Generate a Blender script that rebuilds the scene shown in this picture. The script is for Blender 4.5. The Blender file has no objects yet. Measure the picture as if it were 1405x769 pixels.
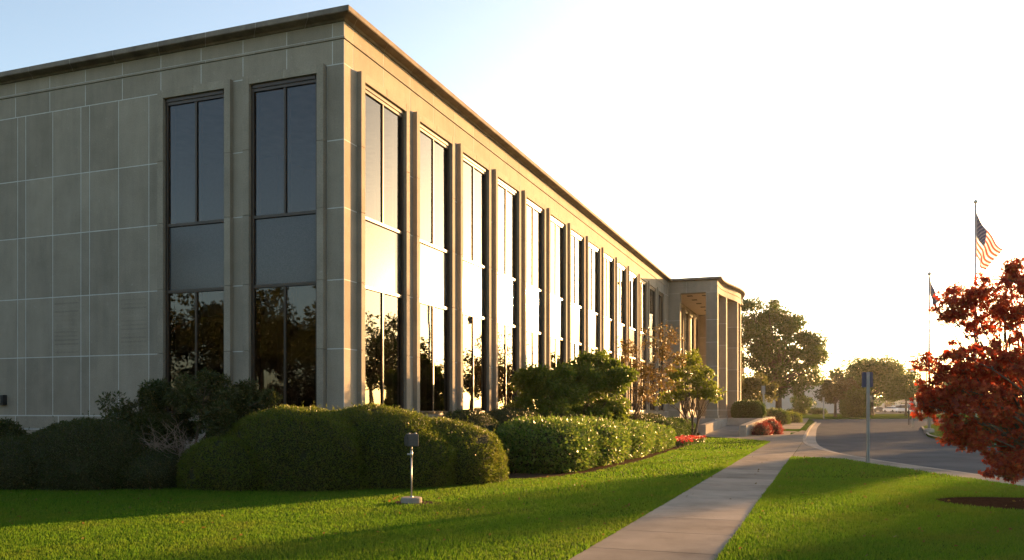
import bpy, bmesh, math, random
import numpy as np
from mathutils import Vector, Matrix

random.seed(7)
RNG = np.random.default_rng(11)
SC = bpy.context.scene
HAZE = 0.00009
COL = SC.collection

# ------------------------------------------------------------------ viewpoint
YAW = math.radians(20.49)
CX, CY, CH = 10.749, -17.333, 1.65
F = 1152.0
PX0, PY0 = 702.5, 562.0
SY, CYW = math.sin(YAW), math.cos(YAW)


def C(cx, d):
    """metres right of / ahead of the viewpoint -> world x, y"""
    return (CX + cx * CYW - d * SY, CY + cx * SY + d * CYW)


def gz(y):
    t = min(1.0, max(0.0, (y - 62.0) / 120.0))
    return 1.0 * t * t * (3 - 2 * t)


def P(px, py, d):
    x, y = C((px - PX0) / F * d, d)
    return Vector((x, y, CH + (PY0 - py) / F * d))


# ------------------------------------------------------------------ materials
def mat_new(name):
    m = bpy.data.materials.new(name)
    m.use_nodes = True
    nt = m.node_tree
    nt.nodes.clear()
    out = nt.nodes.new('ShaderNodeOutputMaterial')
    return m, nt, out


def N(nt, t, **kw):
    n = nt.nodes.new(t)
    for k, v in kw.items():
        if k in n.inputs:
            n.inputs[k].default_value = v
        else:
            setattr(n, k, v)
    return n


def ramp(nt, fac, stops):
    r = nt.nodes.new('ShaderNodeValToRGB')
    el = r.color_ramp.elements
    while len(el) < len(stops):
        el.new(0.5)
    for e, (p, c) in zip(el, stops):
        e.position = p
        e.color = (c[0], c[1], c[2], 1)
    nt.links.new(fac, r.inputs[0])
    return r.outputs[0]


def rough_mat(name, c0, c1, scale=4.0, rough=0.85, bump=0.15, island=0.0, fine=60.0, spec=0.25, stain=None, metallic=0.0, bdist=0.02, streak=0.0):
    """two-tone noise surface, optional tint per stone/slab, optional stains"""
    m, nt, out = mat_new(name)
    L = nt.links.new
    tc = N(nt, 'ShaderNodeTexCoord')
    n1 = N(nt, 'ShaderNodeTexNoise', Scale=scale, Detail=6.0, Roughness=0.6)
    L(tc.outputs['Object'], n1.inputs['Vector'])
    col = ramp(nt, n1.outputs['Fac'], [(0.3, c0), (0.7, c1)])
    n2 = N(nt, 'ShaderNodeTexNoise', Scale=fine, Detail=4.0)
    L(tc.outputs['Object'], n2.inputs['Vector'])
    mx = N(nt, 'ShaderNodeMixRGB', blend_type='MULTIPLY')
    mx.inputs[0].default_value = 1.0
    L(col, mx.inputs[1])
    L(ramp(nt, n2.outputs['Fac'], [(0.25, (0.78,) * 3), (0.75, (1.15,) * 3)]), mx.inputs[2])
    col = mx.outputs[0]
    if stain:
        n3 = N(nt, 'ShaderNodeTexNoise', Scale=stain[1], Detail=5.0, Roughness=0.7)
        L(tc.outputs['Object'], n3.inputs['Vector'])
        ms = N(nt, 'ShaderNodeMixRGB', blend_type='MIX')
        L(ramp(nt, n3.outputs['Fac'], [(0.52, (0, 0, 0)), (0.72, (stain[2],) * 3)]), ms.inputs[0])
        L(col, ms.inputs[1])
        ms.inputs[2].default_value = (*stain[0], 1)
        col = ms.outputs[0]
    if streak:
        mp = N(nt, 'ShaderNodeMapping')
        mp.inputs['Scale'].default_value = (3.0, 3.0, 0.30)
        L(tc.outputs['Object'], mp.inputs['Vector'])
        n4 = N(nt, 'ShaderNodeTexNoise', Scale=1.0, Detail=5.0, Roughness=0.65)
        L(mp.outputs[0], n4.inputs['Vector'])
        mk = N(nt, 'ShaderNodeMixRGB', blend_type='MULTIPLY')
        mk.inputs[0].default_value = 1.0
        L(col, mk.inputs[1])
        L(ramp(nt, n4.outputs['Fac'], [(0.30, (1 - streak, 1 - streak * 0.95, 1 - streak * 0.85)), (0.55, (1.0,) * 3), (0.78, (1 + streak * 0.35,) * 3)]), mk.inputs[2])
        col = mk.outputs[0]
        # pale salt specks
        n5 = N(nt, 'ShaderNodeTexNoise', Scale=7.0, Detail=6.0, Roughness=0.75)
        L(tc.outputs['Object'], n5.inputs['Vector'])
        m5 = N(nt, 'ShaderNodeMixRGB', blend_type='MIX')
        L(ramp(nt, n5.outputs['Fac'], [(0.61, (0, 0, 0)), (0.70, (0.5,) * 3)]), m5.inputs[0])
        L(col, m5.inputs[1])
        m5.inputs[2].default_value = (0.40, 0.38, 0.34, 1)
        col = m5.outputs[0]
    if island:
        g = N(nt, 'ShaderNodeNewGeometry')
        mi = N(nt, 'ShaderNodeMixRGB', blend_type='MULTIPLY')
        mi.inputs[0].default_value = 1.0
        L(col, mi.inputs[1])
        L(ramp(nt, g.outputs['Random Per Island'], [(0.0, (1 - island,) * 3), (1.0, (1 + island,) * 3)]), mi.inputs[2])
        col = mi.outputs[0]
    b = N(nt, 'ShaderNodeBsdfPrincipled', Roughness=rough, Metallic=metallic)
    b.inputs['Specular IOR Level'].default_value = spec
    L(col, b.inputs['Base Color'])
    bp = N(nt, 'ShaderNodeBump', Strength=bump, Distance=bdist)
    L(n2.outputs['Fac'], bp.inputs['Height'])
    L(bp.outputs[0], b.inputs['Normal'])
    L(b.outputs[0], out.inputs['Surface'])
    return m


def leaf_mat(name, stops, trans=0.45, tint=(1, 1, 1), rough=0.45, spec=0.3, patch=None):
    """leaf: every leaf takes its own hue; light passes through"""
    m, nt, out = mat_new(name)
    L = nt.links.new
    g = N(nt, 'ShaderNodeNewGeometry')
    col = ramp(nt, g.outputs['Random Per Island'], [(i / (len(stops) - 1), c) for i, c in enumerate(stops)])
    if patch:
        tc = N(nt, 'ShaderNodeTexCoord')
        np_ = N(nt, 'ShaderNodeTexNoise', Scale=patch[1], Detail=5.0, Roughness=0.65)
        L(tc.outputs['Object'], np_.inputs['Vector'])
        mp = N(nt, 'ShaderNodeMixRGB', blend_type='MIX')
        L(ramp(nt, np_.outputs['Fac'], [(0.45, (0, 0, 0)), (0.75, (patch[2],) * 3)]), mp.inputs[0])
        L(col, mp.inputs[1])
        mp.inputs[2].default_value = (*patch[0], 1)
        col = mp.outputs[0]
    b = N(nt, 'ShaderNodeBsdfPrincipled', Roughness=rough)
    b.inputs['Specular IOR Level'].default_value = spec
    L(col, b.inputs['Base Color'])
    t = N(nt, 'ShaderNodeBsdfTranslucent')
    mt = N(nt, 'ShaderNodeMixRGB', blend_type='MULTIPLY')
    mt.inputs[0].default_value = 1.0
    L(col, mt.inputs[1])
    mt.inputs[2].default_value = (*tint, 1)
    L(mt.outputs[0], t.inputs['Color'])
    mx = N(nt, 'ShaderNodeMixShader')
    mx.inputs[0].default_value = trans
    L(b.outputs[0], mx.inputs[1])
    L(t.outputs[0], mx.inputs[2])
    L(mx.outputs[0], out.inputs['Surface'])
    return m


def plain(name, c, rough=0.5, metallic=0.0, spec=0.5, var=0.12, scale=8.0):
    a = tuple(x * (1 - var) for x in c)
    b = tuple(x * (1 + var) for x in c)
    return rough_mat(name, a, b, scale=scale, rough=rough, bump=0.03, spec=spec, metallic=metallic)


M = {}
M['stone'] = rough_mat('limestone', (0.242, 0.206, 0.157), (0.302, 0.259, 0.201), scale=1.3, rough=0.9, bump=0.3, island=0.12, fine=45, streak=0.13,
                       stain=((0.185, 0.155, 0.115), 0.9, 0.35))
M['stone_dark'] = rough_mat('weathered_limestone', (0.12, 0.10, 0.08), (0.24, 0.20, 0.16), scale=2.2, rough=0.9, bump=0.3, island=0.12, fine=45,
                            stain=((0.09, 0.08, 0.065), 1.6, 0.6))
M['mortar'] = rough_mat('mortar', (0.44, 0.43, 0.40), (0.56, 0.55, 0.51), scale=3, rough=0.95, bump=0.1)
M['bronze'] = plain('dark_bronze', (0.036, 0.025, 0.016), rough=0.38, metallic=0.35)
M['interior'] = plain('interior_plaster', (0.22, 0.19, 0.16), rough=0.9)
M['interior_floor'] = plain('interior_carpet', (0.07, 0.06, 0.055), rough=0.95)
M['soffit'] = rough_mat('soffit_plaster', (0.55, 0.47, 0.37), (0.62, 0.54, 0.43), scale=2, rough=0.9, bump=0.05)
M['dark'] = plain('dark_metal', (0.03, 0.03, 0.03), rough=0.5, metallic=0.3)
M['concrete'] = rough_mat('pavement_concrete', (0.235, 0.206, 0.170), (0.315, 0.278, 0.232), scale=1.2, rough=0.85, bump=0.10, bdist=0.004, island=0.16, fine=90,
                          stain=((0.14, 0.115, 0.09), 1.1, 0.5), spec=0.0)
M['kerb'] = rough_mat('kerb_concrete', (0.30, 0.265, 0.22), (0.40, 0.355, 0.30), scale=2, rough=0.85, bump=0.12, bdist=0.004, island=0.08, fine=60, spec=0.0)
M['asphalt'] = rough_mat('asphalt', (0.095, 0.096, 0.096), (0.140, 0.140, 0.138), scale=0.5, rough=0.95, bump=0.15, bdist=0.003, fine=140,
                         stain=((0.070, 0.070, 0.070), 0.35, 0.7), spec=0.0)
M['soil'] = rough_mat('soil', (0.055, 0.036, 0.022), (0.10, 0.066, 0.04), scale=6, rough=0.95, bump=0.4, fine=50, bdist=0.012, spec=0.0)
M['mulch'] = rough_mat('bark_mulch', (0.022, 0.013, 0.008), (0.055, 0.032, 0.02), scale=14, rough=0.95, bump=0.35, fine=60, bdist=0.008, spec=0.0)
M['turf'] = rough_mat('turf', (0.030, 0.060, 0.010), (0.055, 0.095, 0.018), scale=1.4, rough=0.9, bump=0.8, fine=90,
                      stain=((0.075, 0.085, 0.02), 0.6, 0.4), bdist=0.03, spec=0.0)
M['far_turf'] = rough_mat('far_turf', (0.045, 0.075, 0.012), (0.09, 0.12, 0.02), scale=0.6, rough=0.9, bump=0.8, fine=20, spec=0.0)
M['gravel'] = rough_mat('gravel', (0.20, 0.16, 0.12), (0.42, 0.35, 0.27), scale=30, rough=0.9, bump=0.4, fine=70, bdist=0.010, spec=0.0)
M['bark'] = rough_mat('bark', (0.060, 0.042, 0.028), (0.13, 0.095, 0.065), scale=9, rough=0.95, bump=0.9, fine=40, bdist=0.02)
M['twig'] = rough_mat('dry_twigs', (0.16, 0.115, 0.085), (0.26, 0.20, 0.15), scale=9, rough=0.9, bump=0.4)
M['steel'] = plain('galvanised_steel', (0.36, 0.36, 0.35), rough=0.42, metallic=0.6)
M['alu'] = plain('satin_aluminium', (0.60, 0.59, 0.56), rough=0.35, metallic=0.7)
M['sign_back'] = plain('blue_sign_back', (0.028, 0.042, 0.085), rough=0.5)
M['sign_tan'] = plain('tan_sign', (0.34, 0.27, 0.19), rough=0.6)
M['sign_grey'] = plain('grey_sign_back', (0.30, 0.29, 0.28), rough=0.5)
M['sign_red'] = plain('red_sign', (0.45, 0.03, 0.02), rough=0.5)
M['white'] = plain('white_paint', (0.78, 0.76, 0.72), rough=0.5, var=0.04)
M['black_box'] = plain('lamp_housing', (0.045, 0.042, 0.04), rough=0.45, metallic=0.2)
M['pale_wall'] = rough_mat('pale_block_wall', (0.50, 0.45, 0.39), (0.58, 0.53, 0.46), scale=0.4, rough=0.9, bump=0.1)
M['flag_red'] = leaf_mat('flag_red', [(0.50, 0.05, 0.05), (0.56, 0.06, 0.05)], trans=0.5, rough=0.8)
M['flag_white'] = leaf_mat('flag_white', [(0.75, 0.73, 0.70), (0.80, 0.78, 0.74)], trans=0.5, rough=0.8)
M['flag_blue'] = leaf_mat('flag_blue', [(0.03, 0.045, 0.10), (0.04, 0.055, 0.12)], trans=0.12, rough=0.8)
M['rubber'] = plain('tyre_rubber', (0.02, 0.02, 0.02), rough=0.8)
M['lens'] = plain('headlight_lens', (0.7, 0.7, 0.68), rough=0.1)
M['car_white'] = plain('white_car_paint', (0.72, 0.71, 0.68), rough=0.25, var=0.03)
M['car_silver'] = plain('silver_car_paint', (0.42, 0.42, 0.42), rough=0.25, metallic=0.5, var=0.03)
M['car_dark'] = plain('dark_car_paint', (0.05, 0.055, 0.065), rough=0.2, var=0.03)
M['car_glass'] = plain('car_glass', (0.02, 0.022, 0.025), rough=0.05, spec=0.8)


def glass_mat(name, ior, tint, rough):
    m, nt, out = mat_new(name)
    L = nt.links.new
    fr = N(nt, 'ShaderNodeFresnel', IOR=ior)
    tr = N(nt, 'ShaderNodeBsdfTransparent', Color=(*tint, 1))
    gl = N(nt, 'ShaderNodeBsdfGlossy', Color=(0.92, 0.92, 0.92, 1), Roughness=rough)
    # panes are never perfectly flat: a faint wave
    tc = N(nt, 'ShaderNodeTexCoord')
    no = N(nt, 'ShaderNodeTexNoise', Scale=0.9, Detail=1.0)
    L(tc.outputs['Object'], no.inputs['Vector'])
    bp = N(nt, 'ShaderNodeBump', Strength=0.035, Distance=0.05)
    L(no.outputs['Fac'], bp.inputs['Height'])
    L(bp.outputs[0], gl.inputs['Normal'])
    mx = N(nt, 'ShaderNodeMixShader')
    L(fr.outputs[0], mx.inputs[0])
    L(tr.outputs[0], mx.inputs[1])
    L(gl.outputs[0], mx.inputs[2])
    L(mx.outputs[0], out.inputs['Surface'])
    return m


M['glass'] = glass_mat('tinted_glass', 1.56, (0.22, 0.20, 0.17), 0.012)


def spandrel_mat():
    m, nt, out = mat_new('polished_spandrel')
    L = nt.links.new
    tc = N(nt, 'ShaderNodeTexCoord')
    no = N(nt, 'ShaderNodeTexNoise', Scale=55.0, Detail=3.0)
    L(tc.outputs['Object'], no.inputs['Vector'])
    col = ramp(nt, no.outputs['Fac'], [(0.3, (0.016, 0.017, 0.019)), (0.7, (0.045, 0.047, 0.050))])
    b = N(nt, 'ShaderNodeBsdfPrincipled', Roughness=0.12, IOR=1.42)
    b.inputs['Specular IOR Level'].default_value = 0.5
    L(col, b.inputs['Base Color'])
    L(b.outputs[0], out.inputs['Surface'])
    return m


M['spandrel'] = spandrel_mat()

G = {}
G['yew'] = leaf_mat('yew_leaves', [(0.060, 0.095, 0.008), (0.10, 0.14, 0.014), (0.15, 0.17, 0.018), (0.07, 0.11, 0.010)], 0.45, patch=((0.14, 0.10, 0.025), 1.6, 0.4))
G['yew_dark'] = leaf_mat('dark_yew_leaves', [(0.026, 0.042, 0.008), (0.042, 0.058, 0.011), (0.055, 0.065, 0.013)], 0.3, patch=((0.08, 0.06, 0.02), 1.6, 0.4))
G['euon'] = leaf_mat('glossy_hedge_leaves', [(0.055, 0.11, 0.014), (0.10, 0.17, 0.020), (0.19, 0.23, 0.045), (0.06, 0.12, 0.012)], 0.45, rough=0.42, spec=0.3)
G['box'] = leaf_mat('boxwood_leaves', [(0.040, 0.075, 0.012), (0.065, 0.105, 0.02), (0.055, 0.08, 0.015)], 0.35)
G['shrub'] = leaf_mat('shrub_leaves', [(0.065, 0.105, 0.010), (0.10, 0.15, 0.016), (0.14, 0.165, 0.02)], 0.5)
G['copper'] = leaf_mat('copper_leaves', [(0.11, 0.06, 0.016), (0.14, 0.085, 0.02), (0.10, 0.09, 0.018), (0.17, 0.09, 0.025)], 0.45)
G['lime'] = leaf_mat('lime_leaves', [(0.11, 0.15, 0.012), (0.17, 0.21, 0.018), (0.14, 0.17, 0.015)], 0.55)
G['oak'] = leaf_mat('oak_leaves', [(0.042, 0.078, 0.010), (0.068, 0.105, 0.014), (0.085, 0.115, 0.016)], 0.42)
G['olive'] = leaf_mat('olive_leaves', [(0.075, 0.085, 0.018), (0.11, 0.115, 0.022), (0.095, 0.095, 0.02)], 0.45)
G['tree'] = leaf_mat('tree_leaves', [(0.05, 0.090, 0.010), (0.085, 0.13, 0.015), (0.07, 0.10, 0.013)], 0.42)
G['brown'] = leaf_mat('bronze_green_leaves', [(0.065, 0.060, 0.018), (0.095, 0.075, 0.022), (0.075, 0.08, 0.018)], 0.42)
G['maple'] = leaf_mat('red_maple_leaves', [(0.24, 0.030, 0.014), (0.38, 0.055, 0.020), (0.15, 0.022, 0.014), (0.46, 0.09, 0.028), (0.13, 0.075, 0.02)], 0.6, rough=0.5, tint=(1.3, 1.0, 0.8))
G['barberry'] = leaf_mat('barberry_leaves', [(0.16, 0.020, 0.016), (0.24, 0.035, 0.022), (0.11, 0.018, 0.016)], 0.45)
G['flower'] = leaf_mat('red_petals', [(0.35, 0.02, 0.02), (0.42, 0.04, 0.03), (0.28, 0.015, 0.02), (0.4, 0.16, 0.14)], 0.4)
G['grass'] = leaf_mat('grass_blades', [(0.055, 0.135, 0.009), (0.085, 0.180, 0.012), (0.115, 0.195, 0.016), (0.065, 0.150, 0.009)], 0.55, rough=0.6, spec=0.05, patch=((0.14, 0.15, 0.022), 0.7, 0.55))


# ------------------------------------------------------------------ objects
def tag(o, label=None, cat=None, group=None, kind=None):
    if label: o['label'] = label
    if cat: o['category'] = cat
    if group: o['group'] = group
    if kind: o['kind'] = kind
    return o


def empty(name, loc, label=None, cat=None, group=None):
    o = bpy.data.objects.new(name, None)
    o.location = loc
    o.empty_display_size = 0.2
    COL.objects.link(o)
    return tag(o, label, cat, group)


def link(name, me, parent=None):
    o = bpy.data.objects.new(name, me)
    COL.objects.link(o)
    if parent:
        o.parent = parent
        w = Vector((0, 0, 0))
        p = parent
        while p:
            w += p.location
            p = p.parent
        o.location = -w          # meshes are written in world metres
    return o


def np_mesh(name, V, faces, mats, mat_idx=None, smooth=False):
    """V (n,3); faces (m,k) same-size polygons"""
    me = bpy.data.meshes.new(name)
    V = np.asarray(V, dtype=np.float32)
    faces = np.asarray(faces, dtype=np.int32)
    m, k = faces.shape
    me.vertices.add(len(V))
    me.vertices.foreach_set('co', V.ravel())
    me.loops.add(m * k)
    me.loops.foreach_set('vertex_index', faces.ravel())
    me.polygons.add(m)
    me.polygons.foreach_set('loop_start', np.arange(0, m * k, k, dtype=np.int32))
    me.polygons.foreach_set('loop_total', np.full(m, k, dtype=np.int32))
    if mat_idx is not None:
        me.polygons.foreach_set('material_index', np.asarray(mat_idx, dtype=np.int32))
    if smooth:
        me.polygons.foreach_set('use_smooth', np.ones(m, dtype=bool))
    for mm in mats:
        me.materials.append(mm)
    me.update(calc_edges=True)
    me.validate()
    return me


class MB:
    """collects shapes for ONE mesh object"""
    def __init__(self):
        self.v, self.f, self.m, self.s = [], [], [], []

    def add(self, vs, fs, mi=0, smooth=False):
        b = len(self.v)
        self.v.extend([tuple(p) for p in vs])
        for f in fs:
            self.f.append([b + i for i in f])
            self.m.append(mi)
            self.s.append(smooth)

    def box(self, x0, x1, y0, y1, z0, z1, mi=0):
        x0, x1 = min(x0, x1), max(x0, x1)
        y0, y1 = min(y0, y1), max(y0, y1)
        vs = [(x0, y0, z0), (x1, y0, z0), (x1, y1, z0), (x0, y1, z0), (x0, y0, z1), (x1, y0, z1), (x1, y1, z1), (x0, y1, z1)]
        self.add(vs, [(3, 2, 1, 0), (4, 5, 6, 7), (0, 1, 5, 4), (1, 2, 6, 5), (2, 3, 7, 6), (3, 0, 4, 7)], mi)

    def obox(self, c, ux, sx, sy, sz, mi=0):
        """box with its base centre at c, length sx along horizontal unit ux, width sy, height sz"""
        ux = Vector((ux[0], ux[1], 0)).normalized()
        uy = Vector((-ux.y, ux.x, 0))
        c = Vector(c)
        vs = []
        for dz in (0, sz):
            for a, b in ((-1, -1), (1, -1), (1, 1), (-1, 1)):
                vs.append(c + ux * a * sx / 2 + uy * b * sy / 2 + Vector((0, 0, dz)))
        self.add(vs, [(3, 2, 1, 0), (4, 5, 6, 7), (0, 1, 5, 4), (1, 2, 6, 5), (2, 3, 7, 6), (3, 0, 4, 7)], mi)

    def prism(self, poly, z0, z1, mi=0):
        n = len(poly)
        vs = [(p[0], p[1], z0) for p in poly] + [(p[0], p[1], z1) for p in poly]
        fs = [list(range(n))[::-1], list(range(n, 2 * n))]
        for i in range(n):
            j = (i + 1) % n
            fs.append((i, j, n + j, n + i))
        self.add(vs, fs, mi)

    def tube(self, pts, rads, n=8, mi=0, smooth=True, cap=True):
        pts = [Vector(p) for p in pts]
        b = len(self.v)
        up = Vector((0, 0, 1))
        for i, p in enumerate(pts):
            t = (pts[min(i + 1, len(pts) - 1)] - pts[max(i - 1, 0)])
            if t.length < 1e-9: t = up.copy()
            t.normalize()
            a = t.cross(Vector((1, 0, 0)) if abs(t.x) < 0.8 else Vector((0, 1, 0))).normalized()
            c = t.cross(a)
            for k in range(n):
                th = 2 * math.pi * k / n
                self.v.append(tuple(p + (a * math.cos(th) + c * math.sin(th)) * rads[i]))
        for i in range(len(pts) - 1):
            for k in range(n):
                k2 = (k + 1) % n
                self.f.append([b + i * n + k, b + i * n + k2, b + (i + 1) * n + k2, b + (i + 1) * n + k])
                self.m.append(mi); self.s.append(smooth)
        if cap:
            self.f.append([b + k for k in range(n)][::-1]); self.m.append(mi); self.s.append(False)
            e = b + (len(pts) - 1) * n
            self.f.append([e + k for k in range(n)]); self.m.append(mi); self.s.append(False)

    def build(self, name, mats, parent=None, bevel=0.0, recalc=True):
        me = bpy.data.meshes.new(name)
        me.from_pydata(self.v, [], self.f)
        if not isinstance(mats, (list, tuple)): mats = [mats]
        for m in mats: me.materials.append(m)
        me.polygons.foreach_set('material_index', self.m)
        me.polygons.foreach_set('use_smooth', self.s)
        bm = bmesh.new(); bm.from_mesh(me)
        if recalc: bmesh.ops.recalc_face_normals(bm, faces=bm.faces)
        bm.to_mesh(me); bm.free()
        me.update()
        o = link(name, me, parent)
        if bevel:
            bv = o.modifiers.new('bevel', 'BEVEL')
            bv.width = bevel; bv.segments = 2; bv.limit_method = 'ANGLE'
        return o


# ------------------------------------------------------------------ foliage
def unit(a):
    return a / np.maximum(np.linalg.norm(a, axis=1, keepdims=True), 1e-9)


def rand_dirs(n):
    return unit(RNG.normal(size=(n, 3)))


def lump(D, seed, k=7, freq=3.0):
    """smooth pseudo-noise in about -1..1 at points D"""
    r = np.random.default_rng(seed)
    s = np.zeros(len(D))
    for i in range(k):
        w = r.normal(size=3) * freq * (0.6 + 0.25 * i)
        s += np.sin(D @ w + r.uniform(0, 6.28)) / (1 + 0.35 * i)
    return s / 2.6


def leaves(name, Pn, Nn, L, W, mat, parent=None, droop=0.0, spread=0.9, shape='leaf'):
    """one mesh of leaf-shaped faces at Pn pointing roughly along Nn"""
    n = len(Pn)
    A = unit(Nn + spread * RNG.normal(size=(n, 3)) + np.array([0, 0, -droop]))
    B = unit(np.cross(A, RNG.normal(size=(n, 3))))
    K = np.cross(A, B)
    s = (L * RNG.uniform(0.65, 1.3, n))[:, None]
    w = s * (W / L)
    if shape == 'leaf':
        v0 = Pn
        v1 = Pn + A * s * 0.45 + B * w * 0.5 + K * s * 0.10
        v2 = Pn + A * s
        v3 = Pn + A * s * 0.45 - B * w * 0.5 + K * s * 0.10
        V = np.stack([v0, v1, v2, v3], axis=1).reshape(-1, 3)
        Fc = np.arange(4 * n, dtype=np.int32).reshape(-1, 4)
    else:                                            # palmate: five lobes sharing a base
        Vs, Fs = [], []
        lob = [(-1.9, 0.55), (-0.95, 0.85), (0, 1.0), (0.95, 0.85), (1.9, 0.55)]
        V = [Pn]
        for th, ln in lob:
            d = A * math.cos(th) + B * math.sin(th) - K * 0.25 * abs(th) / 1.9
            p = np.cross(K, d)
            V.append(Pn + d * s * ln * 0.5 + p * w * 0.17)
            V.append(Pn + d * s * ln)
            V.append(Pn + d * s * ln * 0.5 - p * w * 0.17)
        V = np.stack(V, axis=1).reshape(-1, 3)
        base = (np.arange(n, dtype=np.int32) * 16)[:, None]
        Fc = np.concatenate([np.concatenate([base, base + 1 + 3 * i, base + 2 + 3 * i, base + 3 + 3 * i], axis=1) for i in range(5)], axis=0)
    me = np_mesh(name, V, Fc, [mat])
    return link(name, me, parent)


def super_r(D, e):
    return (np.abs(D) ** e).sum(axis=1) ** (-1.0 / e)


def lump_surface(n, c, r, e=2.0, rough=0.05, seed=1, freq=3.0, zmin=0.0):
    D = rand_dirs(n)
    rr = super_r(D, e) * (1 + rough * lump(D, seed, freq=freq) + rough * 0.45 * lump(D, seed + 50, freq=freq * 3.2))
    Q = D * rr[:, None] * np.array(r) + np.array(c)
    Nn = unit(np.sign(D) * np.abs(D * rr[:, None]) ** (e - 1) / np.array(r))
    k = Q[:, 2] > zmin
    return Q[k], Nn[k]


def inside(Q, c, r, e, s=0.95):
    return ((np.abs((Q - np.array(c)) / (np.array(r) * s)) ** e).sum(axis=1)) < 1


def clipped_shrub(name, label, cat, lumps, L, W, mat, n, group=None, e=2.4, rough=0.05, spread=0.8, jit=0.03, base=(0, 0, 0), freq=4.0, sprigs=0):
    """clipped evergreen: lumps [(centre, radii)] joined, a twiggy body below a skin of leaves"""
    root = empty(name, base, label, cat, group)
    zmin = base[2] + 0.02
    area = [r[0] * r[1] + r[1] * r[2] + r[0] * r[2] for c, r in lumps]
    QS, NS = [], []
    core = MB()
    for i, (c, r) in enumerate(lumps):
        Q, Nn = lump_surface(int(2 * n * area[i] / sum(area)), c, r, e, rough, 31 + i, freq, zmin)
        k = np.ones(len(Q), bool)
        for j, (c2, r2) in enumerate(lumps):
            if j != i: k &= ~inside(Q, c2, r2, e)
        QS.append(Q[k]); NS.append(Nn[k])
        # body
        nu, nv = 36, 18
        D = np.array([(math.cos(2 * math.pi * a / nu) * math.sin(math.pi * b / nv), math.sin(2 * math.pi * a / nu) * math.sin(math.pi * b / nv), math.cos(math.pi * b / nv))
                      for b in range(nv + 1) for a in range(nu)])
        rr = super_r(D, e) * (1 + rough * lump(D, 31 + i, freq=freq)) * 0.965
        V = D * rr[:, None] * np.array(r) + np.array(c)
        V[:, 2] = np.maximum(V[:, 2], base[2] - 0.02)
        fs = [(b * nu + a, b * nu + (a + 1) % nu, (b + 1) * nu + (a + 1) % nu, (b + 1) * nu + a) for b in range(nv) for a in range(nu)]
        core.add(V, fs, 0, True)
    Q = np.concatenate(QS); Nn = np.concatenate(NS)
    Q = Q + Nn * RNG.normal(size=(len(Q), 1)) * jit - Nn * jit * 0.5
    # tufts: the clipped surface is never even
    keep = lump(Q * 6.0 / max(0.3, 1), 77, freq=1.0) > -0.95
    Q, Nn = Q[keep], Nn[keep]
    if sprigs:
        ii = RNG.integers(0, len(Q), sprigs)
        up = Nn[ii][:, 2] > -0.1
        ii = ii[up]
        ex = np.repeat(Q[ii], 7, axis=0) + np.repeat(unit(Nn[ii] + np.array([0, 0, 0.8])), 7, axis=0) * np.tile(np.linspace(0, 1, 7), len(ii))[:, None] * RNG.uniform(0.08, 0.22, len(ii)).repeat(7)[:, None]
        Q = np.concatenate([Q, ex]); Nn = np.concatenate([Nn, np.repeat(unit(Nn[ii] + np.array([0, 0, 0.8])), 7, axis=0)])
    core.build('branches', M['shrub_body'], root)
    leaves('foliage', Q, Nn, L, W, mat, root, spread=spread)
    return root


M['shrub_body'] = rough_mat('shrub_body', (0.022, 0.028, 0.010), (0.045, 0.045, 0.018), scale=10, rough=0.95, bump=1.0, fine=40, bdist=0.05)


def clump_points(cl, per, flat=0.8, fill=0.55):
    """cl: (k,4) centre+radius -> leaf points and outward directions"""
    k = len(cl)
    D = rand_dirs(k * per)
    rr = (fill + (1 - fill) * RNG.random(k * per) ** 0.7)
    R = np.repeat(cl[:, 3], per)
    c = np.repeat(cl[:, :3], per, axis=0)
    rr = rr * (1 + 0.3 * lump(D * 1.0 + c * 0.9, 5, freq=2.2))
    Q = c + D * (R * rr)[:, None] * np.array([1, 1, flat])
    return Q, D


def crown_clumps(c, r, k, cr, seed=0, shell=0.45, cut=-0.75, rough=0.18):
    """k foliage clumps spread through an uneven ellipsoid"""
    D = rand_dirs(k * 3)
    D = D[D[:, 2] > cut][:k]
    t = shell + (1 - shell) * RNG.random(len(D)) ** 0.6
    t = t * (1 + rough * lump(D, seed + 3, freq=2.4))
    Q = np.array(c) + D * t[:, None] * np.array(r)
    return np.concatenate([Q, (cr * RNG.uniform(0.6, 1.3, len(Q)))[:, None]], axis=1)


def limb(mb, a, b, r0, r1, sag=0.12, n=5, sides=6):
    a, b = Vector(a), Vector(b)
    L = (b - a).length
    off = Vector((random.uniform(-1, 1), random.uniform(-1, 1), random.uniform(0.2, 1))) * L * sag
    pts, rad = [], []
    for i in range(n + 1):
        t = i / n
        p = a.lerp(b, t) + off * math.sin(math.pi * t) + Vector((random.uniform(-1, 1), random.uniform(-1, 1), random.uniform(-1, 1))) * L * 0.02
        pts.append(p if 0 < i < n else (a if i == 0 else b))
        rad.append(r0 + (r1 - r0) * t ** 0.8)
    mb.tube(pts, rad, sides)
    return pts


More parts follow.
